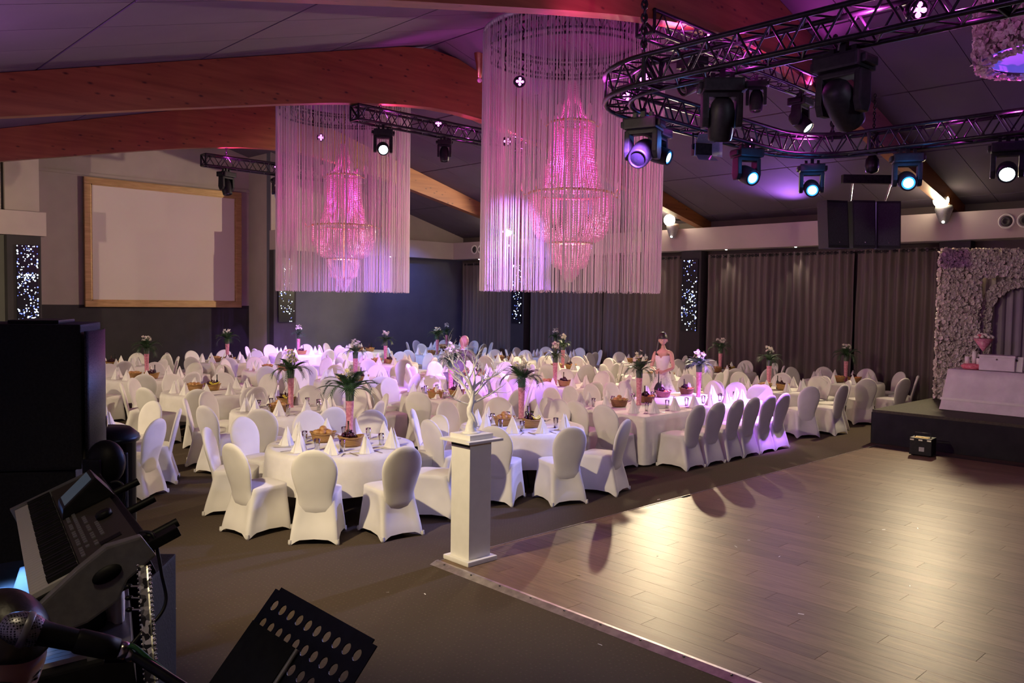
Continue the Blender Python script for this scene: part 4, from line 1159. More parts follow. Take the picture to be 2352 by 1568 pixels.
# ---------------------------------------------------------------- round tables
TH, TR = 0.755, 0.86
def round_cloth(seed):
    rnd = random.Random(seed); ph = [rnd.uniform(0, 6) for _ in range(4)]; N = 120; rows = []
    for s in (0.02, .5, .9, .985): rows.append([(TR*s*cos(2*pi*i/N), TR*s*sin(2*pi*i/N), TH+.006) for i in range(N)])
    for j in range(1, 9):
        f = j/8; row = []
        for i in range(N):
            a = 2*pi*i/N
            fold = sin(9*a+ph[0])*.6+sin(14*a+ph[1])*.4+sin(5*a+ph[2])*.35
            r = TR+.006+.010*f+.036*f*f*fold+.004*f
            z = TH+.004-(.44+.02*sin(4*a+ph[3]))*f
            row.append((r*cos(a), r*sin(a), z))
        rows.append(row)
    return MB().grid(rows, closed=True).mesh('tablecloth', M['linen'])
CLOTH = [round_cloth(1), round_cloth(2), round_cloth(3)]
TTOP = MB().lathe([(0, 0), (TR-.02, 0), (TR-.01, .012), (TR-.02, .024), (0, .024)], 40, (0, 0, TH-.026)).mesh('table_top', M['black_wood'])
TLEG = MB().tube([(.10, 0, TH-.03), (.16, 0, .4), (.42, 0, .05), (.46, 0, 0.012)], .016, 6).mesh('table_leg', M['black_metal'])
ROWN = {1: 'front', 2: 'second', 3: 'third', 4: 'fourth', 5: 'rearmost'}
def seat_clock(x, y, a):
    ac = atan2(-y, -x); return CLOCK[int(round(6+(ac-a)/(pi/6))) % 12]
def place_setting(x, y, z, a, desc, ck, near, rnd, r=.63):
    """one guest's napkin and, on the nearer tables, glass and cutlery; a points from the table centre to the guest"""
    px_, py_ = x+r*cos(a), y+r*sin(a)
    o = inst('folded_napkin', NAPK[rnd.randrange(2)], None, (px_, py_, z), (0, 0, a+pi/2+rnd.uniform(-.5, .5)), rnd.uniform(.92, 1.06))
    tag(o, 'white pointed napkin at %s o\'clock on %s' % (ck, desc), 'napkin', 'folded napkins')
    if near:
        tx, ty = -sin(a), cos(a)
        k = r-.17
        o = inst('drinking_glass', GLASS, None, (x+k*cos(a)+.10*tx, y+k*sin(a)+.10*ty, z)); tag(o, 'clear drinking glass at %s o\'clock on %s' % (ck, desc), 'glass', 'drinking glasses')
        o = inst('fork', FORK, None, (px_+.15*tx+.03*cos(a), py_+.15*ty+.03*sin(a), z), (0, 0, a+pi/2)); tag(o, 'steel fork by the %s o\'clock napkin on %s' % (ck, desc), 'fork', 'table forks')
        o = inst('knife', KNIFE, None, (px_-.15*tx+.03*cos(a), py_-.15*ty+.03*sin(a), z), (0, 0, a+pi/2)); tag(o, 'steel knife by the %s o\'clock napkin on %s' % (ck, desc), 'knife', 'table knives')
def bread_basket(x, y, z, rz, desc, nroll=6, dark=False):
    bk = BK2 if dark else BK1
    e = empty('bread_basket', (x, y, z), rz, 'wicker basket heaped with bread rolls on '+desc, 'basket', 'bread baskets')
    inst('basket_bowl', bk[0], e); inst('basket_rim', bk[1], e)
    rnd = random.Random(int(x*977+y*131))
    for i in range(nroll):
        u, v_ = ((-.07, -.025), (.0, -.035), (.07, -.02), (-.045, .035), (.04, .04), (0, 0))[i]
        zz = .118 if i < 5 else .162
        o = inst('bread_roll', ROLL, None, (x+u*cos(rz)-v_*sin(rz), y+u*sin(rz)+v_*cos(rz), z+zz), (0, rnd.uniform(-.2, .2), rnd.uniform(0, 3)))
        tag(o, 'golden bread roll heaped in the basket on '+desc, 'bread roll', 'bread rolls on '+desc)
def fruit_basket(x, y, z, rz, desc, kinds, bottle=True, dark=False):
    bk = BK2 if dark else BK1
    e = empty('fruit_basket', (x, y, z), rz, 'wicker basket holding fruit on '+desc, 'basket', 'fruit baskets')
    inst('basket_bowl', bk[0], e); inst('basket_rim', bk[1], e)
    R = lambda u, v_, w_: (x+u*cos(rz)-v_*sin(rz), y+u*sin(rz)+v_*cos(rz), z+w_)
    if 'g' in kinds:
        g = empty('grape_bunch', R(-.03, .02, .085), rz, 'dark grape bunch in the fruit basket on '+desc, 'grapes', 'grape bunches')
        tag(inst('grapes', GRAPE, g), kind='stuff'); inst('stalk', STALK, g)
    if 'b' in kinds:
        for i in range(2):
            o = inst('banana', BAN, None, R(.05, -.045+.035*i, .115+.008*i), (0, 0, rz+.3)); tag(o, 'yellow banana lying on the fruit basket on '+desc, 'banana', 'bananas on '+desc)
    if 'o' in kinds:
        for i, u in enumerate((.02, .085, .055)):
            o = inst('orange_fruit', ORG, None, R(u, (-.05, -.03, .035)[i], .10)); tag(o, 'round orange in the fruit basket on '+desc, 'orange', 'oranges on '+desc)
    if bottle:
        o = empty('wine_bottle', R(.02, .15, 0), 0, 'dark bottle by the fruit basket on '+desc, 'bottle', 'dark bottles')
        inst('glass_body', BOTTLE, o); inst('paper_label', BOTLAB, o)
def round_table(x, y, desc, seats, near, seed, vase_at=None, vspread=1.0, bread=None, fruit=None, kinds='g', dark=False, skip=()):
    rnd = random.Random(seed)
    t = empty('round_table', (x, y, 0), rnd.uniform(0, 6), 'round folding table under the white cloth, '+desc.replace('the ', '', 1), 'table', 'round banquet tables')
    inst('table_top', TTOP, t)
    for k in range(4): inst('table_leg', TLEG, t, (0, 0, 0), (0, 0, k*pi/2))
    c = inst('tablecloth', CLOTH[seed % 3], None, (x, y, 0), (0, 0, rnd.uniform(0, 6)))
    tag(c, 'white round tablecloth draped over '+desc, 'tablecloth', 'round white tablecloths')
    z = TH+.008
    for i, deg in enumerate(seats):
        a = radians(deg); ck = seat_clock(x, y, a); rj = 1.16+rnd.uniform(-.02, .05)
        if deg not in skip:
            chair(x+rj*cos(a), y+rj*sin(a), a+pi+rnd.uniform(-.09, .09), 'white covered chair at %s o\'clock of %s' % (ck, desc), near)
        place_setting(x, y, z, a, desc, ck, near, rnd)
    if vase_at != 0:
        vx, vy = vase_at if vase_at else (x+rnd.uniform(-.05, .1), y+rnd.uniform(-.05, .1))
        vase(vx, vy, z, 'tall pink flower vase on '+desc, near, seed, vspread)
    bx_, by_ = bread if bread else (x-.24*cos(YAW)+.2*sin(YAW)*-1, y-.24*sin(YAW)+.2*cos(YAW))
    fx_, fy_ = fruit if fruit else (x-.22*cos(YAW)+.16*sin(YAW), y-.22*sin(YAW)-.16*cos(YAW))
    bread_basket(bx_, by_, z, rnd.uniform(-.4, .4)-.6, desc, 6 if near else 5, dark)
    fruit_basket(fx_, fy_, z, rnd.uniform(-.4, .4)-.6, desc, kinds, True, dark)
def ring10(ph, n=10): return [ph+i*360/n for i in range(n)]
P = lambda a, b, h=.755: tuple(at_z(a, b, h)[:2])
round_table(5.25, 8.40, 'the front table nearest the keyboard', [145, 191, 227, 262.5, 305, 2, 42, 74, 112], True, 1, P(803, 1006), 1.12, P(742, 1016), P(806, 1026), 'g')
round_table(7.95, 8.10, 'the front table behind the white pillar', [213, 249, 289, 25, 60, 97, 137, 175], True, 2, P(1197, 962), 1.0, P(1158, 978), P(1222, 982), 'gb')
round_table(15.45, 8.5, 'the front table past the long table', ring10(20), False, 3, None, 1, kinds='g')
round_table(18.3, 8.3, 'the front table nearest the flower wall', ring10(5), False, 4, None, 1, kinds='go')
round_table(3.0, 11.6, 'the second-row table cut by the loudspeaker', [302, 340, 18, 55, 265, 92], True, 5, 0, kinds='g')
round_table(6.25, 11.5, 'the second-row table behind the nearest one', ring10(12), True, 6, P(668, 936), .95, P(640, 948), P(657, 930), 'gb')
round_table(9.5, 11.6, 'the second-row table behind the white tree', ring10(30), True, 7, P(1035, 904), .95, P(1000, 915), None, 'g', skip=())
round_table(12.35, 11.6, 'the second-row table behind the long table', ring10(0), False, 8, kinds='g')
round_table(15.6, 11.4, 'the second-row table behind the bride', ring10(25), False, 9, 0, kinds='g')
round_table(18.2, 11.4, 'the last second-row table near the curtain', ring10(8), False, 10, kinds='gb')
round_table(6.35, 14.5, 'the third-row table with a banana basket', ring10(22), False, 11, 0, fruit=P(488, 897), bread=P(448, 898), kinds='gb')
round_table(9.6, 14.8, 'the third-row table with a yellowish bouquet', ring10(3), False, 12, kinds='g')
round_table(12.4, 14.3, 'the third-row table beside the bald man', ring10(16), False, 13, 0, kinds='g', skip=(196, 232))
round_table(15.6, 14.4, 'the third-row table with a blue-lit cloth', ring10(28), False, 14, kinds='go')
round_table(18.7, 14.5, 'the last third-row table near the curtain', ring10(11, 8), False, 15, 0, kinds='g')
round_table(6.4, 17.7, 'the fourth-row table with the leafy yellow bouquet', ring10(30), False, 16, P(337, 862), kinds='g')
round_table(9.5, 17.9, 'the second table of the fourth row', ring10(14), False, 17, 0, kinds='g')
round_table(12.8, 18.3, 'the middle table of the fourth row', ring10(2), False, 18, kinds='g')
round_table(16.3, 17.3, 'the fourth-row table with a brown bread basket', ring10(24), False, 19, 0, kinds='g', dark=True)
round_table(18.6, 17.6, 'the last fourth-row table near the curtain', ring10(9, 8), False, 20, kinds='g')
round_table(6.75, 21.2, 'the rearmost table beside the loudspeaker', ring10(12), False, 21, 0, kinds='g')
round_table(9.6, 21.0, 'the rearmost table below the screen', ring10(31), False, 22, kinds='g')
round_table(12.6, 22.6, 'the rearmost table under bright violet light', ring10(7, 8), False, 23, kinds='g')
round_table(15.1, 22.7, 'the rearmost table before the blue wall', [70, 115, 160, 205], False, 24, 0, kinds='go')
round_table(16.1, 20.2, 'the rearmost table with a low cream bouquet', [335, 20, 150, 195, 240], False, 25, kinds='g')
round_table(18.5, 22.6, 'the rearmost table in the hall corner', ring10(12, 8), False, 26, kinds='g')

# ---------------------------------------------------------------- the long table
LX0, LX1, LY0, LY1 = 10.0, 13.45, 7.56, 9.30
lt = empty('long_table', ((LX0+LX1)/2, (LY0+LY1)/2, 0), 0, 'long banquet table under a floor-length white cloth and violet light', 'table')
for k in range(2):
    MB().cbox(((LX1-LX0)*(k-.5)/2, 0, TH-.02), ((LX1-LX0)/2-.03, LY1-LY0-.04, .03)).build('table_top', M['black_wood'], lt)
for sx in (-1, 0, 1):
    for sy in (-1, 1):
        lg = MB().bar((sx*1.6, sy*.75, .06), (sx*1.6, sy*.75, TH-.04), .02, 7).build('table_leg', M['black_metal'], lt)
        MB().lathe([(0, -.018), (.03, -.018), (.034, 0), (.03, .018), (0, .018)], 12, M=Matrix.Translation((sx*1.6, sy*.75, .035)) @ Matrix.Rotation(pi/2, 4, 'X')).build('caster', M['black_metal'], lg)
rows = []; N = 240
def rectp(t, ex):
    hx, hy = (LX1-LX0)/2+ex, (LY1-LY0)/2+ex; per = 4*(hx+hy); s = t*per
    if s < 2*hx: return (-hx+s, -hy, 0, -1)
    s -= 2*hx
    if s < 2*hy: return (hx, -hy+s, 1, 0)
    s -= 2*hy
    if s < 2*hx: return (hx-s, hy, 0, 1)
    s -= 2*hx
    return (-hx, hy-s, -1, 0)
for s in (0.0, .6, .99):
    rows.append([(rectp(i/N, 0)[0]*s, rectp(i/N, 0)[1]*s, TH+.006) for i in range(N)])
for j in range(9):
    f = j/8; row = []
    for i in range(N):
        x, y, nx_, ny_ = rectp(i/N, .006+.012*f)
        q = x*1.0 if ny_ else y
        fold = (sin(q*11+.6*sin(q*3))*.6+sin(q*23+1.3)*.4)*.028*f
        row.append((x+nx_*fold, y+ny_*fold, TH+.004-(TH-.03)*f))
    rows.append(row)
c = MB().grid(rows, closed=True).build('long_tablecloth', M['linen'], None, lt.location)
tag(c, 'white floor-length cloth with deep folds on the long table', 'tablecloth')
LD = 'the long table'
z = TH+.008; rnd = random.Random(99)
nearx = [10.50, 11.05, 11.6, 12.1, 12.62, 13.1]
nth = ['first', 'second', 'third', 'fourth', 'fifth', 'last']
for i, x in enumerate(nearx):
    chair(x, 7.28, pi/2+rnd.uniform(-.06, .06), 'white covered chair on the near side of the long table, %s from the pillar' % nth[i], True)
    o = inst('folded_napkin', NAPK[i % 2], None, (x, 7.78, z), (0, 0, rnd.uniform(-.5, .5))); tag(o, 'white pointed napkin on the near edge of the long table, %s from the pillar' % nth[i], 'napkin', 'folded napkins')
    for nm, me, dx, lb in (('fork', FORK, -.16, 'fork'), ('knife', KNIFE, .16, 'knife')):
        o = inst(nm, me, None, (x+dx, 7.75, z)); tag(o, 'steel %s on the near edge of the long table, %s from the pillar' % (lb, nth[i]), lb, 'table %ss' % lb if lb == 'fork' else 'table knives')
    o = inst('drinking_glass', GLASS, None, (x+.1, 7.98, z)); tag(o, 'clear drinking glass on the near half of the long table, %s from the pillar' % nth[i], 'glass', 'drinking glasses')
farx = [10.45, 10.95, 11.5, 12.05, 12.5]
for i, x in enumerate(farx):
    chair(x, 9.62, -pi/2+rnd.uniform(-.08, .08), 'white covered chair on the far side of the long table, %s from the pillar' % nth[i], True)
    o = inst('folded_napkin', NAPK[i % 2], None, (x, 9.08, z), (0, 0, rnd.uniform(-.5, .5))); tag(o, 'white pointed napkin on the far edge of the long table, %s from the pillar' % nth[i], 'napkin', 'folded napkins')
    o = inst('drinking_glass', GLASS, None, (x-.1, 8.88, z)); tag(o, 'clear drinking glass on the far half of the long table, %s from the pillar' % nth[i], 'glass', 'drinking glasses')
for i, y in enumerate((7.86, 8.42, 8.96)):
    chair(9.70, y, 0+rnd.uniform(-.1, .1), 'white covered chair at the pillar end of the long table, %s from the dance floor' % nth[i], True)
    o = inst('folded_napkin', NAPK[i % 2], None, (10.24, y+.12, z), (0, 0, rnd.uniform(-.5, .5))); tag(o, 'white pointed napkin at the pillar end of the long table, %s from the dance floor' % nth[i], 'napkin', 'folded napkins')
for i, y in enumerate((7.95, 8.46, 8.96)):
    chair(13.78, y, pi+rnd.uniform(-.1, .1), 'white covered chair at the stage end of the long table, %s from the dance floor' % nth[i], True)
    o = inst('folded_napkin', NAPK[i % 2], None, (13.2, y, z), (0, 0, rnd.uniform(-.5, .5))); tag(o, 'white pointed napkin at the stage end of the long table, %s from the dance floor' % nth[i], 'napkin', 'folded napkins')
q = P(1467, 931); vase(q[0], q[1], z, 'tall pink vase of cream flowers on the pillar end of the long table', True, 41, .9)
q = P(1604, 912); vase(q[0], q[1], z, 'tall pink vase of violet-lit flowers on the stage end of the long table', True, 42, .85)
q = P(1422, 935); bread_basket(q[0], q[1], z, -.5, 'the long table beside the first vase', 6, True)
q = P(1486, 925); fruit_basket(q[0], q[1], z, -.5, 'the long table just behind its first vase', 'go', True, True)
q = P(1523, 913); fruit_basket(q[0], q[1], z, -.5, 'the long table midway between its vases', 'go', True, True)
q = P(1577, 906); fruit_basket(q[0], q[1], z, -.5, 'the long table before its second vase', 'go', True, True)
# ---------------------------------------------------------------- figures
M['skin'] = mat('skin', (0.62, 0.36, 0.26), 0.5)
noise_col(M['skin'], (.58, .33, .235), (.66, .39, .29), 9, 3)
M['skin2'] = mat('tanned_skin', (0.50, 0.27, 0.19), 0.5)
noise_col(M['skin2'], (.46, .24, .165), (.54, .30, .215), 9, 3)
M['hair'] = mat('dark_hair', (0.018, 0.012, 0.011), 0.4)
noise_col(M['hair'], (.012, .008, .008), (.03, .02, .018), 30, 3, stretch=(1, 1, .1), bump=.2)
M['eye'] = mat('eye_white', (0.8, 0.78, 0.75), 0.2)
M['iris'] = mat('dark_iris', (0.03, 0.018, 0.012), 0.15)
M['lip'] = mat('lips', (0.50, 0.18, 0.17), 0.4)
M['suit'] = mat('grey_brown_suit', (0.17, 0.14, 0.13), 0.8)
noise_col(M['suit'], (.15, .125, .115), (.19, .16, .15), 40, 2)
M['dark_shirt'] = mat('black_shirt', (0.015, 0.015, 0.018), 0.8)
noise_col(M['dark_shirt'], (.012, .012, .014), (.02, .02, .024), 12, 3)
M['bridal'] = mat('white_bridal_lace', (0.85, 0.80, 0.80), 0.6, sheen=.2)
noise_col(M['bridal'], (.72, .67, .68), (.90, .86, .86), 26, 4, lo=.4, hi=.55, bump=.15)
M['satin'] = mat('white_satin', (0.85, 0.79, 0.79), 0.4)
noise_col(M['satin'], (.82, .76, .76), (.88, .83, .83), 5, 2)

def skin_graph(name, V, E, m, parent, levels=2, root=None):
    ks = list(V); me = bpy.data.meshes.new(name)
    me.from_pydata([V[k][0] for k in ks], [(ks.index(a), ks.index(b_)) for a, b_ in E], [])
    o = inst(name, me, None)
    sk = o.modifiers.new('skin', 'SKIN'); sk.use_smooth_shade = True; sk.branch_smoothing = 0.4
    if not me.skin_vertices: me.skin_vertices.new()
    for i, k in enumerate(ks):
        r = V[k][1]; me.skin_vertices[0].data[i].radius = r if isinstance(r, tuple) else (r, r)
        me.skin_vertices[0].data[i].use_root = (k == (root or ks[0]))
    ss = o.modifiers.new('sub', 'SUBSURF'); ss.levels = levels; ss.render_levels = levels
    dg = bpy.context.evaluated_depsgraph_get(); dg.update()
    new = bpy.data.meshes.new_from_object(o.evaluated_get(dg))
    bpy.data.objects.remove(o)
    new.name = name; new.materials.clear(); new.materials.append(m)
    new.polygons.foreach_set('use_smooth', [True]*len(new.polygons))
    return inst(name, new, parent)
def head_mesh(m, sc=1.0, female=False):
    """a head looking along +Y, origin at its centre; eyes at half the head height"""
    n, k = 48, 40; rows = []
    bumps = [  # x, z, width x, width z, amount (pushed along y at the front)
        (0, -.022, .013, .022, .019), (0, -.036, .016, .009, .014), (0, .004, .010, .02, .006),
        (-.032, .004, .016, .011, -.010), (.032, .004, .016, .011, -.010), (0, .032, .05, .010, .004),
        (0, -.066, .024, .007, .006), (0, -.077, .022, .007, .006), (0, -.071, .026, .0035, -.004), (0, -.101, .022, .014, .008),
        (-.044, -.028, .018, .018, .004), (.044, -.028, .018, .018, .004)]
    for j in range(k+1):
        t = pi*j/k; row = []
        for i in range(n):
            a = 2*pi*i/n
            z = .118*cos(t); s = sin(t)
            jaw = 1-.34*smooth(min(1, max(0, (-z-.02)/.10)))
            x = .076*s*sin(a)*jaw; y = .096*s*cos(a)
            if y > 0: y *= 1-.10*min(1, max(0, -z/.118))
            else: y *= 1.0-.30*smooth(min(1, max(0, (-z)/.1)))
            if y > 0:
                wgt = min(1, y/.05)
                for bx_, bz, wx, wz, am in bumps:
                    y += wgt*am*math.exp(-((x-bx_)/wx)**2-((z-bz)/wz)**2)
            row.append((x*sc, y*sc, z*sc))
        rows.append(row)
    mb = MB().grid(rows, closed=True)
    return mb
def add_head(parent, loc, rot, m, sc=1.0, hair=None, female=False, name='head'):
    h = weld(head_mesh(m, sc).build(name, m, parent), 1e-6); h.location = loc; h.rotation_euler = rot
    for s in (-1, 1):
        MB().ball((s*.031*sc, .074*sc, .004*sc), .0125*sc, 12, 8).build('eye', M['eye'], h)
        MB().ball((s*.031*sc, .0812*sc, .003*sc), .0062*sc, 10, 6).build('iris', M['iris'], h)
        MB().tube([(s*(.016+.009*i)*sc, (.092-.0022*i*i)*sc, (.024+.003*sin(i))*sc) for i in range(4)], .0032*sc, 5).build('eyebrow', M['hair'], h)
        MB().ball((s*.078*sc, -.008*sc, -.012*sc), .03*sc, 10, 8, (.28, .62, 1.0)).build('ear', m, h)
    MB().ball((0, .094*sc, -.072*sc), .012*sc, 12, 6, (1.7, .5, .62)).build('lips', M['lip'], h)
    return h
def hair_cap(h, sc, zcut_front, zcut_back, th=.012, yfront=.06):
    rows = []; n, k = 40, 18
    for j in range(k+1):
        row = []
        for i in range(n):
            a = 2*pi*i/n; fr = .5+.5*cos(a)
            zc = zcut_back+(zcut_front-zcut_back)*smooth(fr)
            tmax = math.acos(max(-.98, min(.98, zc/.118))); t = tmax*j/k
            s = sin(t); e_ = 1+th/.09*(1 if j < k else .7)
            jaw = 1
            row.append((.076*s*sin(a)*e_*sc, (.096*s*cos(a)*e_-.002)*sc, .118*cos(t)*e_*sc))
        rows.append(row)
    return weld(MB().grid(rows, closed=True).build('hair', M['hair'], h))
def fingers(V, E, wrist, palm_dir, side_dir, down_dir, tag_, r=.0085, curl=.5):
    """palm with four unequal fingers and a thumb leaving the side of the palm"""
    w = Vector(wrist); f, s, d = Vector(palm_dir).normalized(), Vector(side_dir).normalized(), Vector(down_dir).normalized()
    V[tag_+'p'] = (w+f*.045, (.036, .016)); E.append((tag_+'w', tag_+'p'))
    for i, (off, L) in enumerate(((.028, .070), (.010, .080), (-.009, .074), (-.027, .058))):
        a = w+f*.085+s*off; V[tag_+'k%d' % i] = (a, r*1.15); E.append((tag_+'p', tag_+'k%d' % i))
        b_ = a+(f*cos(curl)+d*sin(curl))*L*.5; V[tag_+'m%d' % i] = (b_, r); E.append((tag_+'k%d' % i, tag_+'m%d' % i))
        c = b_+(f*cos(curl*2.1)+d*sin(curl*2.1))*L*.5; V[tag_+'t%d' % i] = (c, r*.75); E.append((tag_+'m%d' % i, tag_+'t%d' % i))
    a = w+f*.030+s*.036; V[tag_+'q0'] = (a, r*1.25); E.append((tag_+'p', tag_+'q0'))
    b_ = a+(f*.6+s*.5+d*.4).normalized()*.032; V[tag_+'q1'] = (b_, r*1.1); E.append((tag_+'q0', tag_+'q1'))
    c = b_+(f*.8+s*.05+d*.5).normalized()*.026; V[tag_+'q2'] = (c, r*.85); E.append((tag_+'q1', tag_+'q2'))

# ---- the bride, standing at the far side of the long table
bd = at_y(1522, 860, 9.72)
BR = empty('person', (bd.x, bd.y, 0), atan2(-.28, -.96)-pi/2, 'dark-haired woman in a strapless white lace gown, arms joined before her', 'person')
S = 1.06
v3 = lambda x, y, z: Vector((x*S, y*S, z*S))
V = {'pel': (v3(0, 0, .98), (.125, .10)), 'wst': (v3(0, .0, 1.10), (.105, .082)), 'rib': (v3(0, .005, 1.24), (.125, .095)), 'chs': (v3(0, .0, 1.36), (.125, .085)),
     'cl': (v3(0, -.012, 1.445), (.075, .055)), 'nk': (v3(0, -.005, 1.50), .046), 'nk2': (v3(0, .012, 1.57), .044),
     'Ls': (v3(-.155, -.012, 1.415), .048), 'Le': (v3(-.215, .03, 1.14), .036), 'Lw': (v3(-.055, .215, 1.06), .024),
     'Rs': (v3(.155, -.012, 1.415), .048), 'Re': (v3(.215, .03, 1.14), .036), 'Rw': (v3(.055, .225, 1.08), .024),
     'hL': (v3(-.09, 0, .9), .10), 'hR': (v3(.09, 0, .9), .10), 'kL': (v3(-.09, .02, .50), .062), 'kR': (v3(.09, .02, .50), .062), 'aL': (v3(-.09, 0, .09), .04), 'aR': (v3(.09, 0, .09), .04)}
E_ = [('pel', 'wst'), ('wst', 'rib'), ('rib', 'chs'), ('chs', 'cl'), ('cl', 'nk'), ('nk', 'nk2'), ('cl', 'Ls'), ('Ls', 'Le'), ('Le', 'Lw'), ('cl', 'Rs'), ('Rs', 'Re'), ('Re', 'Rw'),
      ('pel', 'hL'), ('hL', 'kL'), ('kL', 'aL'), ('pel', 'hR'), ('hR', 'kR'), ('kR', 'aR')]
fingers(V, E_, V['Lw'][0], (.95, .25, .05), (.1, .1, 1), (.2, -.9, -.2), 'L', curl=.35)
fingers(V, E_, V['Rw'][0], (-.95, .2, -.05), (-.1, .1, 1), (-.2, -.9, -.2), 'R', curl=.35)
skin_graph('body', V, E_, M['skin'], BR)
hd = add_head(BR, v3(.0, .03, 1.665), (-.42, 0.05, .30), M['skin'], 1.02*S)
hair_cap(hd, 1.02*S, .045, -.07, .016)
# side-swept ponytail over the shoulder
pt = []
for i in range(10):
    f = i/9; pt.append(v3(.085+.03*sin(f*2), -.07+.10*f, 1.72-.42*f))
MB().tube(pt, [.050*S, .058*S, .056*S, .052*S, .048*S, .046*S, .042*S, .036*S, .026*S, .008*S], 9).build('ponytail', M['hair'], BR)
MB().ball((-.082*1.02*S, .0, -.05*S), .009, 8, 6).build('earring', M['chrome'], hd)
MB().ball((.082*1.02*S, .0, -.05*S), .009, 8, 6).build('earring', M['chrome'], hd)
rows = []
for (z, rx, ry) in ((1.055, .118, .098), (1.10, .112, .09), (1.18, .122, .098), (1.26, .14, .118), (1.315, .145, .126), (1.35, .138, .11)):
    row = []
    for i in range(40):
        a = 2*pi*i/40; cx, cy = sin(a), cos(a)
        zz = z
        if z > 1.33: zz += .022*abs(sin(a*1.0+.0))*(1 if cy > 0 else 0)-.035*math.exp(-(cx/.12)**2)*(1 if cy > 0 else 0)-(.03 if cy < 0 else 0)
        row.append(v3(cx*rx, cy*ry+.004, zz))
    rows.append(row)
weld(MB().grid(rows, closed=True).build('bodice', M['satin'], BR))
rows = []
for j in range(13):
    f = j/12; row = []
    for i in range(72):
        a = 2*pi*i/72
        fold = 1+.05*f*sin(9*a+.7)+.03*f*sin(16*a)
        r = .115+.40*smooth(f)*.75+.10*f
        row.append(v3(sin(a)*r*fold*1.03, cos(a)*r*fold*.92-.04*f, 1.09-(1.09-.005/S)*f))
    rows.append(row)
weld(MB().grid(rows, closed=True).build('skirt', M['bridal'], BR))
MB().tube([v3(.055+.03*cos(t), .215+.026*sin(t), 1.085) for t in [2*pi*i/14 for i in range(15)]], .008, 5).build('bracelet', M['black_metal'], BR)
MB().lathe([(0, -.12), (.07, -.11), (.085, -.03), (.05, .05), (.012, .09), (.006, .3)], 14, v3(-.02, .27, .80)).build('dark_pouch', M['dark_shirt'], BR)

# ---- bald man leaning over the violet-lit table, seen from behind
mn = Vector((11.0, 13.25, 0))
MN = empty('person', mn, atan2(.30, .95)-pi/2, 'bald man in a grey-brown suit bending over the violet-lit table', 'person')
q = lambda x, y, z: Vector((x, y, z))
V = {'pel': (q(0, 0, .95), (.16, .12)), 'hL': (q(-.10, 0, .88), .10), 'kL': (q(-.12, .05, .48), .072), 'aL': (q(-.13, 0, .10), .055), 'fL': (q(-.13, .14, .05), .045),
     'hR': (q(.10, 0, .88), .10), 'kR': (q(.12, .05, .48), .072), 'aR': (q(.13, 0, .10), .055), 'fR': (q(.13, .14, .05), .045)}
skin_graph('trousers', V, [('pel', 'hL'), ('hL', 'kL'), ('kL', 'aL'), ('aL', 'fL'), ('pel', 'hR'), ('hR', 'kR'), ('kR', 'aR'), ('aR', 'fR')], M['suit'], MN)
V = {'pel': (q(0, .0, .86), (.19, .145)), 'wst': (q(0, .05, 1.02), (.175, .14)), 'rib': (q(0, .13, 1.18), (.19, .14)), 'chs': (q(0, .22, 1.32), (.18, .12)), 'cl': (q(0, .27, 1.40), (.09, .075)),
     'Ls': (q(-.20, .24, 1.36), .075), 'Le': (q(-.27, .42, 1.12), .058), 'Lw': (q(-.20, .64, 1.04), .045),
     'Rs': (q(.20, .24, 1.36), .075), 'Re': (q(.27, .42, 1.12), .058), 'Rw': (q(.20, .66, 1.06), .045)}
skin_graph('jacket', V, [('pel', 'wst'), ('wst', 'rib'), ('rib', 'chs'), ('chs', 'cl'), ('cl', 'Ls'), ('Ls', 'Le'), ('Le', 'Lw'), ('cl', 'Rs'), ('Rs', 'Re'), ('Re', 'Rw')], M['suit'], MN)
V = {'cl': (q(0, .27, 1.40), .06), 'nk': (q(0, .30, 1.45), .058), 'nk2': (q(0, .335, 1.52), .058)}
skin_graph('neck', V, [('cl', 'nk'), ('nk', 'nk2')], M['skin2'], MN)
hd = add_head(MN, q(.0, .36, 1.60), (-.35, 0, -.35), M['skin2'], 1.12)
MB().tube([(.09*sin(a), .10*cos(a)+.012, .006) for a in (-1.25, -.8, -.3, .3, .8, 1.25)], .004, 5).build('spectacles', M['black_metal'], hd)
MB().lathe([(.062, -.02), (.072, .0), (.066, .03)], 16, (0, .29, 1.42)).build('shirt_collar', M['napkin'], MN)
MB().tube([(0, .37, 1.39), (0, .41, 1.28), (0, .40, 1.10)], [.022, .034, .03], 6).build('tie', M['lip'], MN)
for s in (-1, 1):
    V, E_ = {}, []
    V[('L' if s < 0 else 'R')+'w'] = (q(s*.195, .67, 1.035), .028)
    fingers(V, E_, (s*.195, .67, 1.035), (-s*.25, .9, -.35), (-s*.9, -.2, .2), (0, .1, -1), 'L' if s < 0 else 'R', r=.010, curl=.45)
    skin_graph('hand', V, E_, M['skin2'], MN)

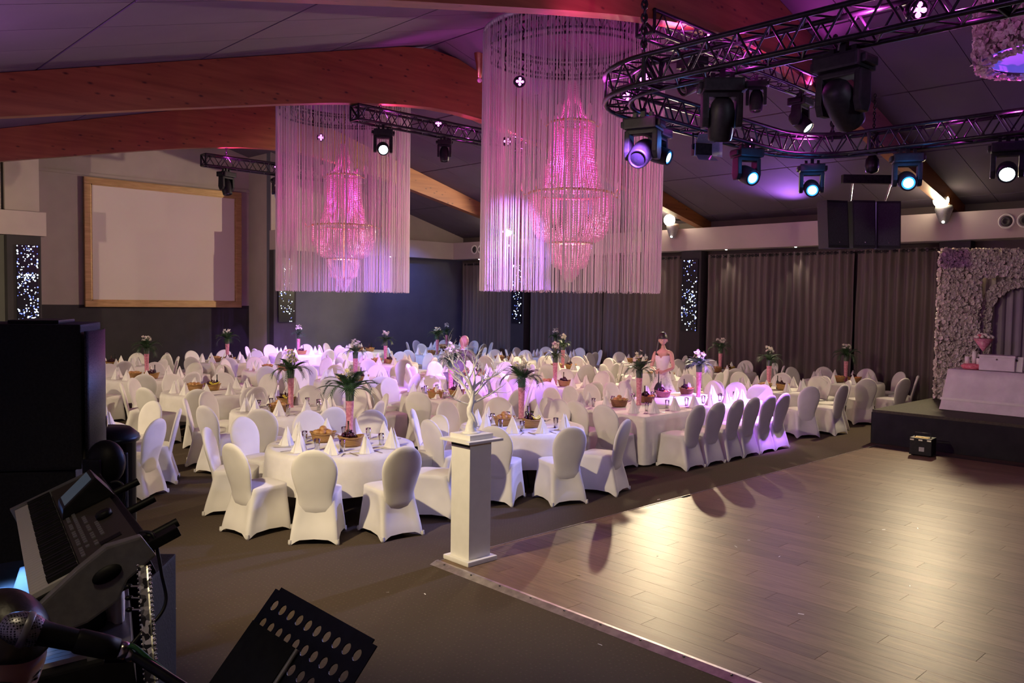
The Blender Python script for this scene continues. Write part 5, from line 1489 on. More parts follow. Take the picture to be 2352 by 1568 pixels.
# ---- keyboard player, only the head and shoulders come into view
kp = at_d(2, 1480, 1.78)
KP = empty('person', (kp.x-.02, kp.y-.03, .6), 0, 'keyboard player with short dark hair, head bent behind the microphone', 'person')
fw = (AX_R*.80-AX_F*.50); ang = atan2(fw.y, fw.x)-pi/2
KP.rotation_euler = (0, 0, ang)
zh = kp.z-.6
V = {'pel': (q(0, -.10, zh-.72), (.17, .15)), 'wst': (q(0, -.12, zh-.55), (.165, .13)), 'chs': (q(0, -.08, zh-.32), (.19, .13)), 'cl': (q(0, -.04, zh-.22), (.09, .075)),
     'Ls': (q(-.20, -.06, zh-.27), .075), 'Le': (q(-.27, .08, zh-.52), .056), 'Lw': (q(-.20, .32, zh-.50), .040),
     'Rs': (q(.20, -.06, zh-.27), .075), 'Re': (q(.27, .05, zh-.52), .056), 'Rw': (q(.22, .28, zh-.55), .040),
     'hL': (q(-.11, .0, zh-.75), .10), 'kL': (q(-.14, .38, zh-.76), .08), 'aL': (q(-.14, .42, .12), .06), 'hR': (q(.11, .0, zh-.75), .10), 'kR': (q(.14, .38, zh-.76), .08), 'aR': (q(.14, .42, .12), .06)}
skin_graph('clothes', V, [('pel', 'wst'), ('wst', 'chs'), ('chs', 'cl'), ('cl', 'Ls'), ('Ls', 'Le'), ('Le', 'Lw'), ('cl', 'Rs'), ('Rs', 'Re'), ('Re', 'Rw'), ('pel', 'hL'), ('hL', 'kL'), ('kL', 'aL'), ('pel', 'hR'), ('hR', 'kR'), ('kR', 'aR')], M['dark_shirt'], KP)
V = {'cl': (q(0, -.04, zh-.22), .065), 'nk': (q(0, -.02, zh-.14), .06), 'nk2': (q(0, .0, zh-.05), .06)}
skin_graph('neck', V, [('cl', 'nk'), ('nk', 'nk2')], M['skin2'], KP)
hd = add_head(KP, q(0, .02, zh), (-.55, .0, 0.0), M['skin2'], 1.08)
hair_cap(hd, 1.08, .062, -.05, .014)
for s in (-1, 1):
    V, E_ = {}, []; nm = 'L' if s < 0 else 'R'
    w0 = q(-.20, .36, zh-.50) if s < 0 else q(.22, .32, zh-.555)
    V[nm+'w'] = (w0, .028)
    fingers(V, E_, w0, (0, .95, .05), (-s, 0, 0), (0, 0, -1), nm, r=.010, curl=.5)
    skin_graph('hand', V, E_, M['skin2'], KP)
st = empty('stool', (KP.location.x, KP.location.y, .6), ang, 'black round stool under the keyboard player', 'stool')
MB().lathe([(0, zh-.93), (.17, zh-.93), (.18, zh-.90), (.17, zh-.87), (0, zh-.87)], 24, (0, -.08, 0)).build('seat', M['black_plastic'], st)
for k in range(4):
    t = k*pi/2+.7; MB().bar((.1*cos(t), -.08+.1*sin(t), zh-.92), (.2*cos(t), -.08+.2*sin(t), .004), .012, 6).build('leg', M['black_metal'], st)
# ---------------------------------------------------------------- pillar and branch tree
PX0, PY0 = 4.97, 5.75
SH = 0.268
pl = empty('display_pillar', (PX0+SH/2, PY0+SH/2, 0.021), 0, 'tall square white pillar at the dance floor corner', 'pillar')
PH = 1.145
bevel(MB().cbox((0, 0, PH/2), (SH, SH, PH)).build('shaft', M['white_paint'], pl), .004)
bevel(MB().cbox((0, 0, .022), (SH+.10, SH+.10, .044)).build('base', M['white_paint'], pl), .012)
bevel(MB().cbox((0, 0, PH+.012), (SH+.16, SH+.16, .024)).build('top_plate', M['white_paint'], pl), .004)
bevel(MB().cbox((0, 0, PH+.047), (SH+.02, SH+.02, .046)).build('top_block', M['white_paint'], pl), .004)
MB().cbox((-SH/2-.002, 0, PH-.03), (.006, SH*.98, .022)).build('neck_strip', M['black_metal'], pl)  # thin dark strip across the neck, on one face only
tz = .021+PH+.07
M['white_bark'] = mat('white_painted_branches', (0.84, 0.82, 0.77), 0.6)
noise_col(M['white_bark'], (.78, .76, .70), (.88, .86, .82), 30, 4, bump=.3)
tr = empty('branch_tree', (PX0+SH/2-.01, PY0+SH/2, tz), 0, 'small bare white branch tree standing on the white pillar', 'decoration')
MB().lathe([(0, 0), (.085, 0), (.085, .008), (.07, .015), (0, .02)], 20).build('base', M['white_bark'], tr)
trunk = [(0, 0, .0), (-.004, .006, .06), (.012, .0, .13), (-.014, .004, .19), (-.020, -.004, .235), (.006, .0, .28), (.018, .006, .34), (.022, .0, .40)]
MB().tube(trunk, [.062, .046, .037, .031, .029, .025, .022, .019], 9).build('trunk', M['white_bark'], tr)
MB().tube([(.05, .03, 0), (.045, -.02, .08), (.0, -.035, .16), (-.035, .0, .23), (0, .02, .29)], [.022, .018, .015, .013, .01], 6).build('root_twist', M['white_bark'], tr)
rnd = random.Random(23)
def branch(mb, p, d, L, r, lev):
    pts, rr = [p.copy()], [r]; n = 5
    for i in range(n):
        d = (d+Vector((rnd.gauss(0, .20), rnd.gauss(0, .20), rnd.gauss(.02, .16)))).normalized()
        p = p+d*(L/n); pts.append(p.copy()); rr.append(r*(1-.72*(i+1)/n))
        if lev < 3 and i >= 1:
            for _ in range(1 if rnd.random() < .8 else 2):
                dd = (d+Vector((rnd.gauss(0, .65), rnd.gauss(0, .65), rnd.gauss(.2, .4)))).normalized()
                branch(mb, p, dd, L*rnd.uniform(.42, .62), rr[-1]*.75, lev+1)
    mb.tube(pts, rr, 5 if lev < 2 else 4)
imr = Vector((AX_R.x, AX_R.y, 0)).normalized(); imf = Vector((AX_F.x, AX_F.y, 0)).normalized()
for (sx, sf, up, z0, L, r) in ((-.75, .1, .85, .30, .34, .016), (.72, -.1, .75, .28, .30, .014), (-.45, .4, 1, .38, .36, .016), (.35, .3, 1, .40, .38, .016), (-.2, -.3, 1, .40, .36, .015),
                               (.6, .5, .9, .36, .32, .013), (-.85, -.2, .55, .26, .26, .011), (.1, .0, 1, .40, .36, .016), (.85, .1, .6, .34, .25, .011), (-.6, .5, 1, .36, .30, .012)):
    mb = MB(); branch(mb, Vector((.014, 0, z0)), (imr*sx*1.5+imf*sf+Vector((0, 0, up*.85))).normalized(), L*(1.12 if abs(sx) > .4 else .95), r, 1)
    mb.build('branch', M['white_bark'], tr)

# ---------------------------------------------------------------- decor on the far stage
M['blossom'] = mat('cream_silk_flowers', (0.80, 0.73, 0.66), 0.7)
noise_col(M['blossom'], (.72, .64, .55), (.88, .82, .77), 40, 3)
M['panel_green'] = mat('flower_wall_backing', (0.22, 0.20, 0.15), 0.9)
noise_col(M['panel_green'], (.16, .14, .10), (.30, .27, .21), 30, 3)
def cover(name, faces, n, parent, seed, size=.045, m=None):
    """scatter small silk blossoms over rectangles given as (origin, u, v, normal)"""
    rnd = random.Random(seed); mb = MB()
    ar = [u.cross(v_).length for o_, u, v_, nn in faces]; tot = sum(ar)
    for (o_, u, v_, nn), a in zip(faces, ar):
        for _ in range(int(n*a/tot)):
            p = o_+u*rnd.random()+v_*rnd.random()+nn*rnd.uniform(.0, .03)
            ax = (nn+Vector((rnd.gauss(0, .5), rnd.gauss(0, .5), rnd.gauss(0, .5)))).normalized()
            a1 = ax.orthogonal().normalized(); b1 = ax.cross(a1); s = size*rnd.uniform(.6, 1.25); t0 = rnd.uniform(0, 2)
            c = len(mb.v); vs = [p-ax*s*.1]
            for k in range(5):
                t = t0+2*pi*k/5; vs.append(p+(a1*cos(t)+b1*sin(t))*s+ax*s*.45)
            mb.add(vs, [(0, 1+k, 1+(k+1) % 5) for k in range(5)])
    return tag(mb.build(name, m or M['blossom'], parent), kind='stuff')
F0 = Vector((17.80, 6.12, SZ)); fu = Vector((.62, -.785, 0)).normalized(); fn = Vector((-fu.y*-1, -fu.x, 0)); fn = Vector((fu.y, -fu.x, 0))
FW = empty('flower_wall', F0, 0, 'tall cream flower wall with a draped arch on the stage', 'flower wall')
Z = Vector((0, 0, 1)); FH = 3.0
def slab(u0, u1, z0, z1, d0, d1, name, m):
    vs = [fu*u+fn*d+Z*zz for d in (d0, d1) for u, zz in ((u0, z0), (u1, z0), (u1, z1), (u0, z1))]
    return weld(MB().add(vs, [(0, 1, 2, 3), (7, 6, 5, 4), (0, 4, 5, 1), (1, 5, 6, 2), (2, 6, 7, 3), (3, 7, 4, 0)]).build(name, m, FW))
slab(0, .72, 0, FH, -.12, 0, 'side_panel', M['panel_green']); slab(2.5, 3.2, 0, FH, -.12, 0, 'side_panel', M['panel_green']); slab(.72, 2.5, FH-.52, FH, -.12, 0, 'top_panel', M['panel_green'])
cover('blossoms', [(Z*0, fu*.72, Z*FH, fn), (fu*2.5, fu*.7, Z*FH, fn), (fu*.72+Z*(FH-.52), fu*1.78, Z*.52, fn), (fn*-.12, fn*.12, Z*FH, -fu), (Z*FH-fn*.12, fu*3.2, fn*.12, Z), (fu*.72-fn*.12, fn*.12, Z*(FH-.52), fu)], 5200, FW, 5)
# inner arch of flowers and lilac drape behind the opening
M['lilac'] = mat('lilac_drape', (0.42, 0.35, 0.42), 0.6)
noise_col(M['lilac'], (.38, .31, .38), (.47, .40, .47), 4, 3, stretch=(1, 1, .2))
rows = []
for zz in (0.02, 1.2, FH-.3):
    rows.append([fu*(.5+2.2*i/90)-fn*(.35+.03*sin(i*.9)+.012*sin(i*2.3))+Z*zz for i in range(91)])
MB().grid(rows).build('drape', M['lilac'], FW)
arch = MB(); fc = []
cx0, rad = 1.62, .62
for k in range(14):
    a0, a1 = pi*k/14, pi*(k+1)/14
    p0 = fu*(cx0-rad*cos(a0))+Z*(1.75+rad*.9*sin(a0))-fn*.16; p1 = fu*(cx0-rad*cos(a1))+Z*(1.75+rad*.9*sin(a1))-fn*.16
    out = ((p0+p1)/2-(fu*cx0+Z*1.75-fn*.16)).normalized()*.22
    fc.append((p0, p1-p0, out, fn))
fc += [(fu*(cx0-rad-.22)-fn*.16, fu*.22, Z*1.75, fn), (fu*(cx0+rad)-fn*.16, fu*.22, Z*1.75, fn)]
for o_, u, v_, nn in fc:
    arch.add([o_-fn*.04, o_+u-fn*.04, o_+u+v_-fn*.04, o_+v_-fn*.04, o_, o_+u, o_+u+v_, o_+v_], [(0, 3, 2, 1), (4, 5, 6, 7), (0, 1, 5, 4), (1, 2, 6, 5), (2, 3, 7, 6), (3, 0, 4, 7)])
arch.build('inner_arch', M['panel_green'], FW)
cover('arch_blossoms', fc, 1500, FW, 6)
# skirted gift table
TX0_, TX1_, TY1_, TY0_ = 16.15, 16.95, 5.38, 2.6
gt = empty('gift_table', ((TX0_+TX1_)/2, (TY0_+TY1_)/2, SZ), 0, 'long cloth-covered gift table on the stage before the flower wall', 'table')
MB().cbox((0, 0, .72), (TX1_-TX0_-.06, TY1_-TY0_-.06, .04)).build('table_top', M['black_wood'], gt)
for sx in (-1, 1):
    for sy in (-1, 1): MB().bar((sx*.3, sy*1.2, 0), (sx*.3, sy*1.2, .71), .02, 7).build('leg', M['black_metal'], gt)
M['satin_cloth'] = mat('lilac_white_satin_cloth', (0.72, 0.66, 0.70), 0.5)
noise_col(M['satin_cloth'], (.66, .60, .64), (.78, .72, .76), 4, 5, bump=.25)
rows = []; N = 160; hx, hy = (TX1_-TX0_)/2, (TY1_-TY0_)/2
for s in (0, .6, .99): rows.append([])
def rp(t, ex):
    per = 4*(hx+hy); s = t*per; a_, b_ = hx+ex, hy+ex; k_ = per/(4*(a_+b_)); s = s/k_
    if s < 2*a_: return (-a_+s, -b_)
    s -= 2*a_
    if s < 2*b_: return (a_, -b_+s)
    s -= 2*b_
    if s < 2*a_: return (a_-s, b_)
    s -= 2*a_
    return (-a_, b_-s)
for r_, s in zip(rows, (0, .6, .99)): r_ += [(rp(i/N, 0)[0]*s, rp(i/N, 0)[1]*s, .748) for i in range(N)]
for j in range(7):
    f = j/6; rows.append([(rp(i/N, .008+.10*f+.006*f*sin(i*.8))[0], rp(i/N, .008+.10*f+.006*f*sin(i*.8))[1], .745-.735*f) for i in range(N)])
gc = MB().grid(rows, closed=True).build('gift_tablecloth', M['satin_cloth'], None, gt.location)
tag(gc, 'lilac-white satin cloth with a lace border on the stage table', 'tablecloth')
lace = MB()
for f0, f1 in ((.70, .76),):
    a = [(rp(i/N, .008+.10*f0+.012)[0], rp(i/N, .008+.10*f0+.012)[1], .745-.735*f0) for i in range(N)]
    b_ = [(rp(i/N, .008+.10*f1+.012)[0], rp(i/N, .008+.10*f1+.012)[1], .745-.735*f1) for i in range(N)]
    lace.grid([a, b_], closed=True)
lace.build('lace_border', M['napkin'], gc)
zt_ = SZ+.757
def on_gift(px_, X): v_ = at_x(px_, 850, X); return (X, v_.y, zt_)
g = on_gift(2294, 16.42); e = empty('gift_box', g, .05, 'pale lidded card box on the stage table', 'box')
bevel(MB().cbox((0, 0, .12), (.34, .56, .24)).build('body', M['satin_cloth'], e), .01); bevel(MB().cbox((0, 0, .255), (.36, .58, .04)).build('lid', M['satin_cloth'], e), .01)
MB().ball((-.175, 0, .20), .018, 8, 6).build('clasp', M['chrome'], e)
M['pink_dish'] = mat('pink_petals', (0.80, 0.16, 0.22), 0.5)
noise_col(M['pink_dish'], (.72, .10, .16), (.88, .30, .34), 30, 3)
g = on_gift(2234, 16.42); e = empty('candle_dish', g, 0, 'pink petal dish with white candles on the stage table', 'candle holder')
MB().lathe([(0, .0), (.16, .0), (.20, .05), (.15, .09), (0, .10)], 20).build('petal_dish', M['pink_dish'], e)
for dx, dy, h in ((.0, .1, .20), (-.03, -.1, .18), (.06, .0, .30)): MB().lathe([(0, .08), (.035, .08), (.04, .09+h*.5), (.035, h+.02), (0, h+.02)], 12, (dx, dy, 0)).build('candle_glass', M['napkin'], e)
g = on_gift(2256, 16.62); e = empty('cone_vase', g, 0, 'tall pink cone vase of white and pink roses on the stage table', 'flower vase')
MB().lathe([(0, 0), (.09, 0), (.09, .01), (.012, .02), (.010, .32)], 18).build('stem', M['glass'], e)
MB().lathe([(.012, .32), (.17, .55), (.165, .55), (.0, .36)], 24).build('cone', M['pink_gel'], e)
rb_ = MB(); rnd = random.Random(3)
for i in range(24):
    t, r = rnd.uniform(0, 2*pi), .17*sqrt(rnd.random()); rb_.ball((r*cos(t), r*sin(t), .57+.07*(1-r/.19)), .034, 7, 5, (1, 1, .8))
tag(rb_.build('roses', M['petal'], e), kind='stuff'); MB().ball((-.12, .03, .60), .04, 8, 6).build('pink_rose', M['pink_dish'], e)
g = on_gift(2334, 16.34); e = empty('card_stand', g, 0, 'small white card leaning on the stage table beside the box', 'card')
MB().cbox((0, 0, .13), (.012, .19, .26), Matrix.Rotation(.12, 4, 'Y')).build('card', M['napkin'], e); MB().ball((-.012, 0, .2), .02, 8, 5, (.3, 1, 1)).build('emblem', M['black_metal'], e)

# black equipment box in front of the stage
g = at_z(2116, 1046, .021)
e = empty('effects_machine', (g.x+.05, g.y, .021), -pi/2+.1, 'black effects machine with metal catches on the floor before the stage', 'machine')
bevel(MB().cbox((0, 0, .16), (.34, .30, .28)).build('case', M['black_plastic'], e), .012)
MB().tube([(-.12, 0, .30), (-.12, 0, .37), (.12, 0, .37), (.12, 0, .30)], .012, 6).build('handle', M['black_metal'], e)
for sx in (-.13, 0, .13): MB().cbox((sx, -.152, .27), (.06, .012, .025)).build('catch', M['chrome'], e)
MB().cbox((0, -.06, .303), (.22, .10, .006)).build('top_plate', M['gold'], e)
MB().cbox((.02, -.153, .12), (.08, .006, .07)).build('grey_label', M['silver'], e)
for sx in (-.12, .12):
    for sy in (-.1, .1): MB().lathe([(0, 0), (.018, 0), (.02, .022), (0, .022)], 8, (sx, sy, 0)).build('foot', M['black_plastic'], e)

# scraps of paper and confetti on the floors
CONF = MB().add([(-.02, -.004, 0), (.02, -.004, .002), (.018, .004, .004), (-.02, .005, .001)], [(0, 1, 2, 3)]).mesh('paper_scrap', M['napkin'])
for i, (a, b_, z) in enumerate(((1510, 1277, .022), (1378, 1476+4, .022), (1790, 1278, .022), (1720, 1240, .022), (2108, 1213, .022), (1995, 1245, .022), (1880, 1187, .022), (2030, 1216, .022), (1690, 1255, .022), (890+0, 1360, .002), (976, 1364, .002), (1513, 1147, .002), (1480, 1162, .002), (400, 1398, .002), (1840, 1410, .022), (2090, 1345, .022), (1330, 1320, .022))):
    v_ = at_z(a, b_, z); o = inst('paper_scrap', CONF, None, v_, (0, 0, i*1.7), .7+.25*(i % 3))
    tag(o, 'tiny white paper scrap lying on the floor near the dance area', 'paper scrap', 'paper scraps on the floors')

# ---------------------------------------------------------------- the band's gear at the near side
# loudspeaker on a bass bin
sa = at_d(185, 745, 3.6); ry_ = radians(62)
ud = Vector((cos(ry_), sin(ry_), 0)); nd_ = Vector((sin(ry_), -cos(ry_), 0))
zb_ = at_d(185, 1082, 3.6).z
ST2 = .6
sp = empty('loudspeaker', (sa.x, sa.y, zb_), ry_, 'big black loudspeaker seen from its side, with a small oval badge', 'loudspeaker')   # local x along the front, -y out of the front
hs_ = sa.z-zb_
bx = MB().add([(0, 0, 0), (.42, 0, 0), (.40, .46, 0), (.02, .46, 0), (0, 0, hs_), (.42, 0, hs_), (.40, .46, hs_), (.02, .46, hs_)], [(0, 3, 2, 1), (4, 5, 6, 7), (0, 1, 5, 4), (1, 2, 6, 5), (2, 3, 7, 6), (3, 0, 4, 7)])
bevel(bx.build('cabinet', M['black_wood'], sp), .012)
gm = MB(); rows = []
for i in range(13):
    t = i/12; rows.append([(.006+.408*t, -.012-.030*sin(pi*t), zz) for zz in (.03, hs_-.03)])
gm.grid(rows); o = gm.build('front_grille', M['grille'], sp); md = o.modifiers.new('s', 'SOLIDIFY'); md.thickness = .006
MB().ball((.30, -.045, .17), .022, 12, 8, (.8, .2, 1.4)).build('badge', M['chrome'], sp)
bevel(MB().cbox((.21, .2, hs_+.008), (.3, .2, .016)).build('top_handle', M['black_plastic'], sp), .005)
sb = empty('bass_bin', (sa.x, sa.y, .6), ry_, 'black bass bin under the big loudspeaker', 'loudspeaker')
bevel(MB().box((.02, .03, 0), (.40, .46, zb_-.6-.004)).build('cabinet', M['black_wood'], sb), .01)
o = MB().add([(.04, .024, .04), (.38, .024, .04), (.38, .024, zb_-.66), (.04, .024, zb_-.66)], [(0, 1, 2, 3)]).build('front_grille', M['grille'], sb)
md = o.modifiers.new('s', 'SOLIDIFY'); md.thickness = .008
# bin and a floor moving head behind the speaker
g = at_d(238, 985, 4.3); e = empty('bin', (g.x, g.y, .0), 0, 'dark round-topped bin standing right behind the loudspeaker', 'bin')
MB().lathe([(0, 0), (.15, 0), (.155, g.z-.06), (.17, g.z-.06), (.17, g.z-.03), (.13, g.z+.005), (0, g.z+.01)], 22).build('drum', M['black_plastic'], e)
MB().lathe([(.171, g.z-.062), (.176, g.z-.05), (.171, g.z-.038)], 22).build('rim', M['black_metal'], e)
g = at_d(243, 1062, 3.55)
e = empty('floor_moving_head', (g.x, g.y, .6), .6, 'black moving head standing beside the loudspeaker with a blue-lit edge', 'stage light')
zz = g.z-.6
MB().lathe([(0, .0), (.10, .0), (.10, zz-.25), (.05, zz-.22), (0, zz-.22)], 14).build('stand', M['black_metal'], e)
MB().ball((0, 0, zz), .085, 16, 12, (.8, 1, 1.15)).build('head', M['black_plastic'], e)
for s in (-1, 1): bevel(MB().cbox((s*.085, 0, zz-.1), (.02, .08, .26)).build('yoke_arm', M['black_plastic'], e), .008)

# arranger keyboard, its right end towards the camera
P1, P2, P3, P4 = at_d(70, 1380, 1.9), at_d(305, 1228, 2.1), at_d(27, 1190, 2.8), at_d(207, 1062, 3.0)
ky = ((P3-P1)+(P4-P2)).normalized(); kx = (P2-P1); kx = (kx-ky*kx.dot(ky)); KD = kx.length*1.03; kx.normalize(); kz = kx.cross(ky)
if kz.z < 0: kz = -kz
KL = (P3-P1).length
KB = empty('keyboard', P1, 0, 'black arranger keyboard with a tilted display, end towards the camera', 'keyboard')
KB.matrix_world = frame_matrix(P1, kx, ky, kz)
M['kb_top'] = mat('dark_taupe_panel', (0.06, 0.05, 0.042), 0.45)
noise_col(M['kb_top'], (.055, .045, .038), (.067, .056, .048), 60, 2)
M['ivory'] = mat('white_key', (0.75, 0.72, 0.70), 0.3)
noise_col(M['ivory'], (.72, .69, .67), (.78, .75, .73), 5, 2)
M['screen_off'] = mat('dim_display', (0.02, 0.03, 0.05), 0.15, emit=(.35, .42, .55), es=.10)
kw = KD*.46                                   # depth of the key bed
bevel(MB().box((0, .03, -.10), (KD, KL, -.012)).build('case', M['black_plastic'], KB), .008)
MB().box((kw, .03, -.012), (KD, KL-.01, .004)).build('control_panel', M['kb_top'], KB)
# end cheek
prof = [(-.01, -.10), (-.02, -.03), (kw*.9, .012), (KD*.72, .03), (KD*1.02, .012), (KD*1.06, -.05), (KD*.75, -.07), (KD*.6, -.105), (KD*.3, -.115)]
k = len(prof); vs = [(x, 0, z) for x, z in prof]+[(x, .035, z) for x, z in prof]
bevel(weld(MB().add(vs, [tuple(range(k-1, -1, -1)), tuple(range(k, 2*k))]+[(i, (i+1) % k, k+(i+1) % k, k+i) for i in range(k)]).build('end_cheek', M['silver'], KB)), .006)
MB().lathe([(0, 0), (.03, 0), (.03, .004), (0, .004)], 20, M=Matrix.Translation((KD*.62, -.002, -.03)) @ Matrix.Rotation(pi/2, 4, 'X') @ Matrix.Diagonal((1.15, .62, 1, 1))).build('cheek_plate', M['black_plastic'], KB)
MB().box((-.012, KL, -.09), (KD, KL+.03, .006)).build('far_cheek', M['silver'], KB)
nk_ = 45; pitch = (KL-.05)/nk_
wk = MB().box((0, .0006, -.02), (kw-.004, pitch-.0006, 0)).mesh('white_key', M['ivory'])
bk_ = MB().box((kw*.36, -pitch*.28, 0), (kw-.004, pitch*.28, .011)).mesh('black_key', M['black_plastic'])
for i in range(nk_):
    inst('white_key', wk, KB, (0, .04+i*pitch, 0))
    if i % 7 in (0, 1, 3, 4, 5): inst('black_key', bk_, KB, (0, .04+(i+1)*pitch, 0))
# display, dial, buttons
dw = KD-kw
ds = empty('display', (kw+dw*.50, KL*.62, .004), 0); ds.parent = KB
bm_ = MB().add([(-.07, -.085, 0), (.085, -.085, 0), (.085, .085, 0), (-.07, .085, 0), (-.055, -.085, .03), (.06, -.085, .075), (.06, .085, .075), (-.055, .085, .03)], [(0, 3, 2, 1), (4, 5, 6, 7), (0, 1, 5, 4), (1, 2, 6, 5), (2, 3, 7, 6), (3, 0, 4, 7)])
bevel(bm_.build('display_case', M['black_plastic'], ds), .006)
MB().add([(-.047, -.07, .0345), (.048, -.07, .0722), (.048, .07, .0722), (-.047, .07, .0345)], [(0, 1, 2, 3)]).build('display_glass', M['screen_off'], ds)
MB().lathe([(0, .0), (.022, .0), (.022, .016), (.017, .018), (0, .018)], 18, (kw+dw*.72, KL*.36, .004)).build('dial', M['black_plastic'], KB)
btn = bevel(MB().box((0, 0, 0), (.010, .016, .004)).build('button', M['silver']), .001); bme = btn.data; bpy.data.objects.remove(btn)
for col, (fx_, y0_, y1_) in enumerate(((.07, .10, .62), (.19, .16, .60), (.34, .14, .46), (.50, .20, .34))):
    yy = y0_
    while yy < y1_:
        if int(yy*100) % 9: inst('button', bme, KB, (kw+dw*fx_, yy*KL, .004))
        yy += .022
MB().box((kw+dw*.42, KL*.12, .004), (kw+dw*.80, KL*.15, .006)).build('fader_slot', M['black_plastic'], KB)
bevel(MB().box((KD-.012, .06, -.06), (KD+.02, KL-.02, -.006)).build('rear_rail', M['black_plastic'], KB), .004)
for yy in (.10, .42, .70):
    MB().bar((KD+.015, yy*KL, -.03), (KD+.10, yy*KL, -.03), .012, 8).build('jack_plug', M['black_plastic'], KB)
    MB().bar((KD+.015, yy*KL, -.03), (KD+.03, yy*KL, -.03), .008, 8).build('plug_tip', M['chrome'], KB)
bevel(MB().box((KD*.96, KL*.045, -.05), (KD*.96+.10, KL*.085, -.025)).build('memory_stick', M['black_plastic'], KB), .003)
# keyboard stand: column with cross arms, on the platform
kc = P1+(P2-P1)*.55+(P3-P1)*.12
kst = empty('keyboard_stand', (kc.x, kc.y, .6), 0, 'black column stand carrying the arranger keyboard', 'stand')
zt_ = kc.z-.6-.15
MB().bar((0, 0, 0), (0, 0, zt_), .030, 12).build('column', M['black_metal'], kst)
MB().ball((0, 0, zt_-.03), .055, 12, 8).build('joint', M['black_metal'], kst)
far = ky*.62
MB().bar((far.x, far.y, 0), (far.x, far.y, zt_-.02), .030, 12).build('column', M['black_metal'], kst)
MB().cbox((0, 0, .012), (.5, .08, .024)).build('foot', M['black_metal'], kst); MB().cbox((far.x, far.y, .012), (.5, .08, .024)).build('foot', M['black_metal'], kst)
MB().bar((0, 0, zt_-.02), (far.x, far.y, zt_-.02), .02, 8).build('cross_bar', M['black_metal'], kst)
# second keyboard lower down
pa, pb, pc = at_d(112, 1530, 1.95), at_d(188, 1515, 1.97), at_d(135, 1385, 2.35)
uy_ = (pc-pa).normalized(); ux_ = (pb-pa); ux_ = (ux_-uy_*ux_.dot(uy_)).normalized(); uz_ = ux_.cross(uy_)
if uz_.z < 0: uz_ = -uz_
K2 = empty('lower_keyboard', pa, 0, 'second pale keyboard on the lower tier beneath the arranger', 'keyboard'); K2.matrix_world = frame_matrix(pa-ux_*.12, ux_, uy_, uz_)
bevel(MB().box((-.02, -.02, -.09), (.30, .95, -.012)).build('case', M['black_plastic'], K2), .008)
w2 = MB().box((.0, .0006, -.02), (.15, .0222, 0)).mesh('white_key', M['ivory'])
for i in range(36): inst('white_key', w2, K2, (.05, .02+i*.0235, 0))
MB().box((.2, .0, -.012), (.30, .93, .01)).build('control_panel', M['silver'], K2)
# white cloth hanging below the keyboard
cl = MB(); c0 = at_d(248, 1352, 2.15); rows = []
for j in range(9):
    f = j/8; rows.append([c0+Vector((AX_R.x, AX_R.y, 0))*((-.03+.075*i/12)*(1+.5*f)+.012*sin(i*.9+f*2))+Vector((AX_F.x, AX_F.y, 0))*(.015*sin(i*1.3+j*.4))+Vector((0, 0, -.22*f-.02*f*(12-i)/12)) for i in range(13)])
o = cl.grid(rows).build('hanging_cloth', M['napkin']); md = o.modifiers.new('s', 'SOLIDIFY'); md.thickness = .002
tag(o, 'white cloth hanging in folds below the keyboard end', 'cloth')
# guitar standing upright: sparkling neck with pegs
ga, gb_ = at_d(331, 1300, 1.95), at_d(350, 1585, 1.80)
gd = (gb_-ga).normalized()
GT = empty('guitar', gb_+gd*.55, 0, 'upright guitar whose glittering neck rises beside the keyboard', 'guitar')
M['sparkle'] = mat('glitter_inlay', (0.55, 0.55, 0.50), 0.25, .8)
n, l, b = nodes(M['sparkle']); v = coords(M['sparkle'], 'Object', (1, 1, 1)); vo = n.new('ShaderNodeTexVoronoi'); vo.inputs['Scale'].default_value = 90
l.new(v, vo.inputs['Vector']); rp_ = n.new('ShaderNodeValToRGB')
rp_.color_ramp.elements[0].position, rp_.color_ramp.elements[0].color = .3, (.03, .03, .03, 1); rp_.color_ramp.elements[1].position, rp_.color_ramp.elements[1].color = .8, (.85, .85, .75, 1)
l.new(vo.outputs['Color'], rp_.inputs['Fac']); l.new(rp_.outputs['Color'], b.inputs['Base Color'])
inv = GT.location
sx = Vector((AX_R.x, AX_R.y, 0)).normalized(); sf = sx.cross(gd).normalized()
tp = ga-inv; bt_ = gb_-inv+gd*.3
nm_ = MB()
def plank_between(a, c, wd, th):
    vs = []
    for p in (a, c):
        vs += [p-sx*wd-sf*th, p+sx*wd-sf*th, p+sx*wd+sf*th, p-sx*wd+sf*th]
    return vs, [(0, 1, 2, 3), (7, 6, 5, 4), (0, 4, 5, 1), (1, 5, 6, 2), (2, 6, 7, 3), (3, 7, 4, 0)]
nm_.add(*plank_between(tp, bt_, .0125, .010)); bevel(nm_.build('neck', M['sparkle'], GT), .004)
bead_ = MB(); Ln = (bt_-tp).length
for s in (-1, 1):
    for i in range(int(Ln/.011)): bead_.ball(tp+gd*(i*.011)+sx*(s*.0145)-sf*.004, .0036, 5, 4)
tag(bead_.build('bead_edging', M['chrome'], GT), kind='stuff')
for i in range(3):
    c = tp+gd*(.05+.028*i); MB().bar(c-sx*.012, c-sx*.034, .003, 6).build('peg_shaft', M['chrome'], GT); MB().ball(c-sx*.040, .008, 8, 6, (1.2, 1, .7)).build('tuning_peg', M['black_metal'], GT)
rows = []
for d_, rx_, rt in ((0, .03, .03), (.05, .13, .045), (.16, .15, .045), (.24, .11, .045), (.34, .15, .045), (.44, .17, .045), (.53, .10, .04), (.56, .02, .02)):
    rows.append([bt_-gd*.02+gd*d_+sx*(rx_*cos(t))+sf*(rt*sin(t)) for t in [2*pi*i/24 for i in range(24)]])
MB().grid(rows, closed=True).build('body', M['glulam'], GT)
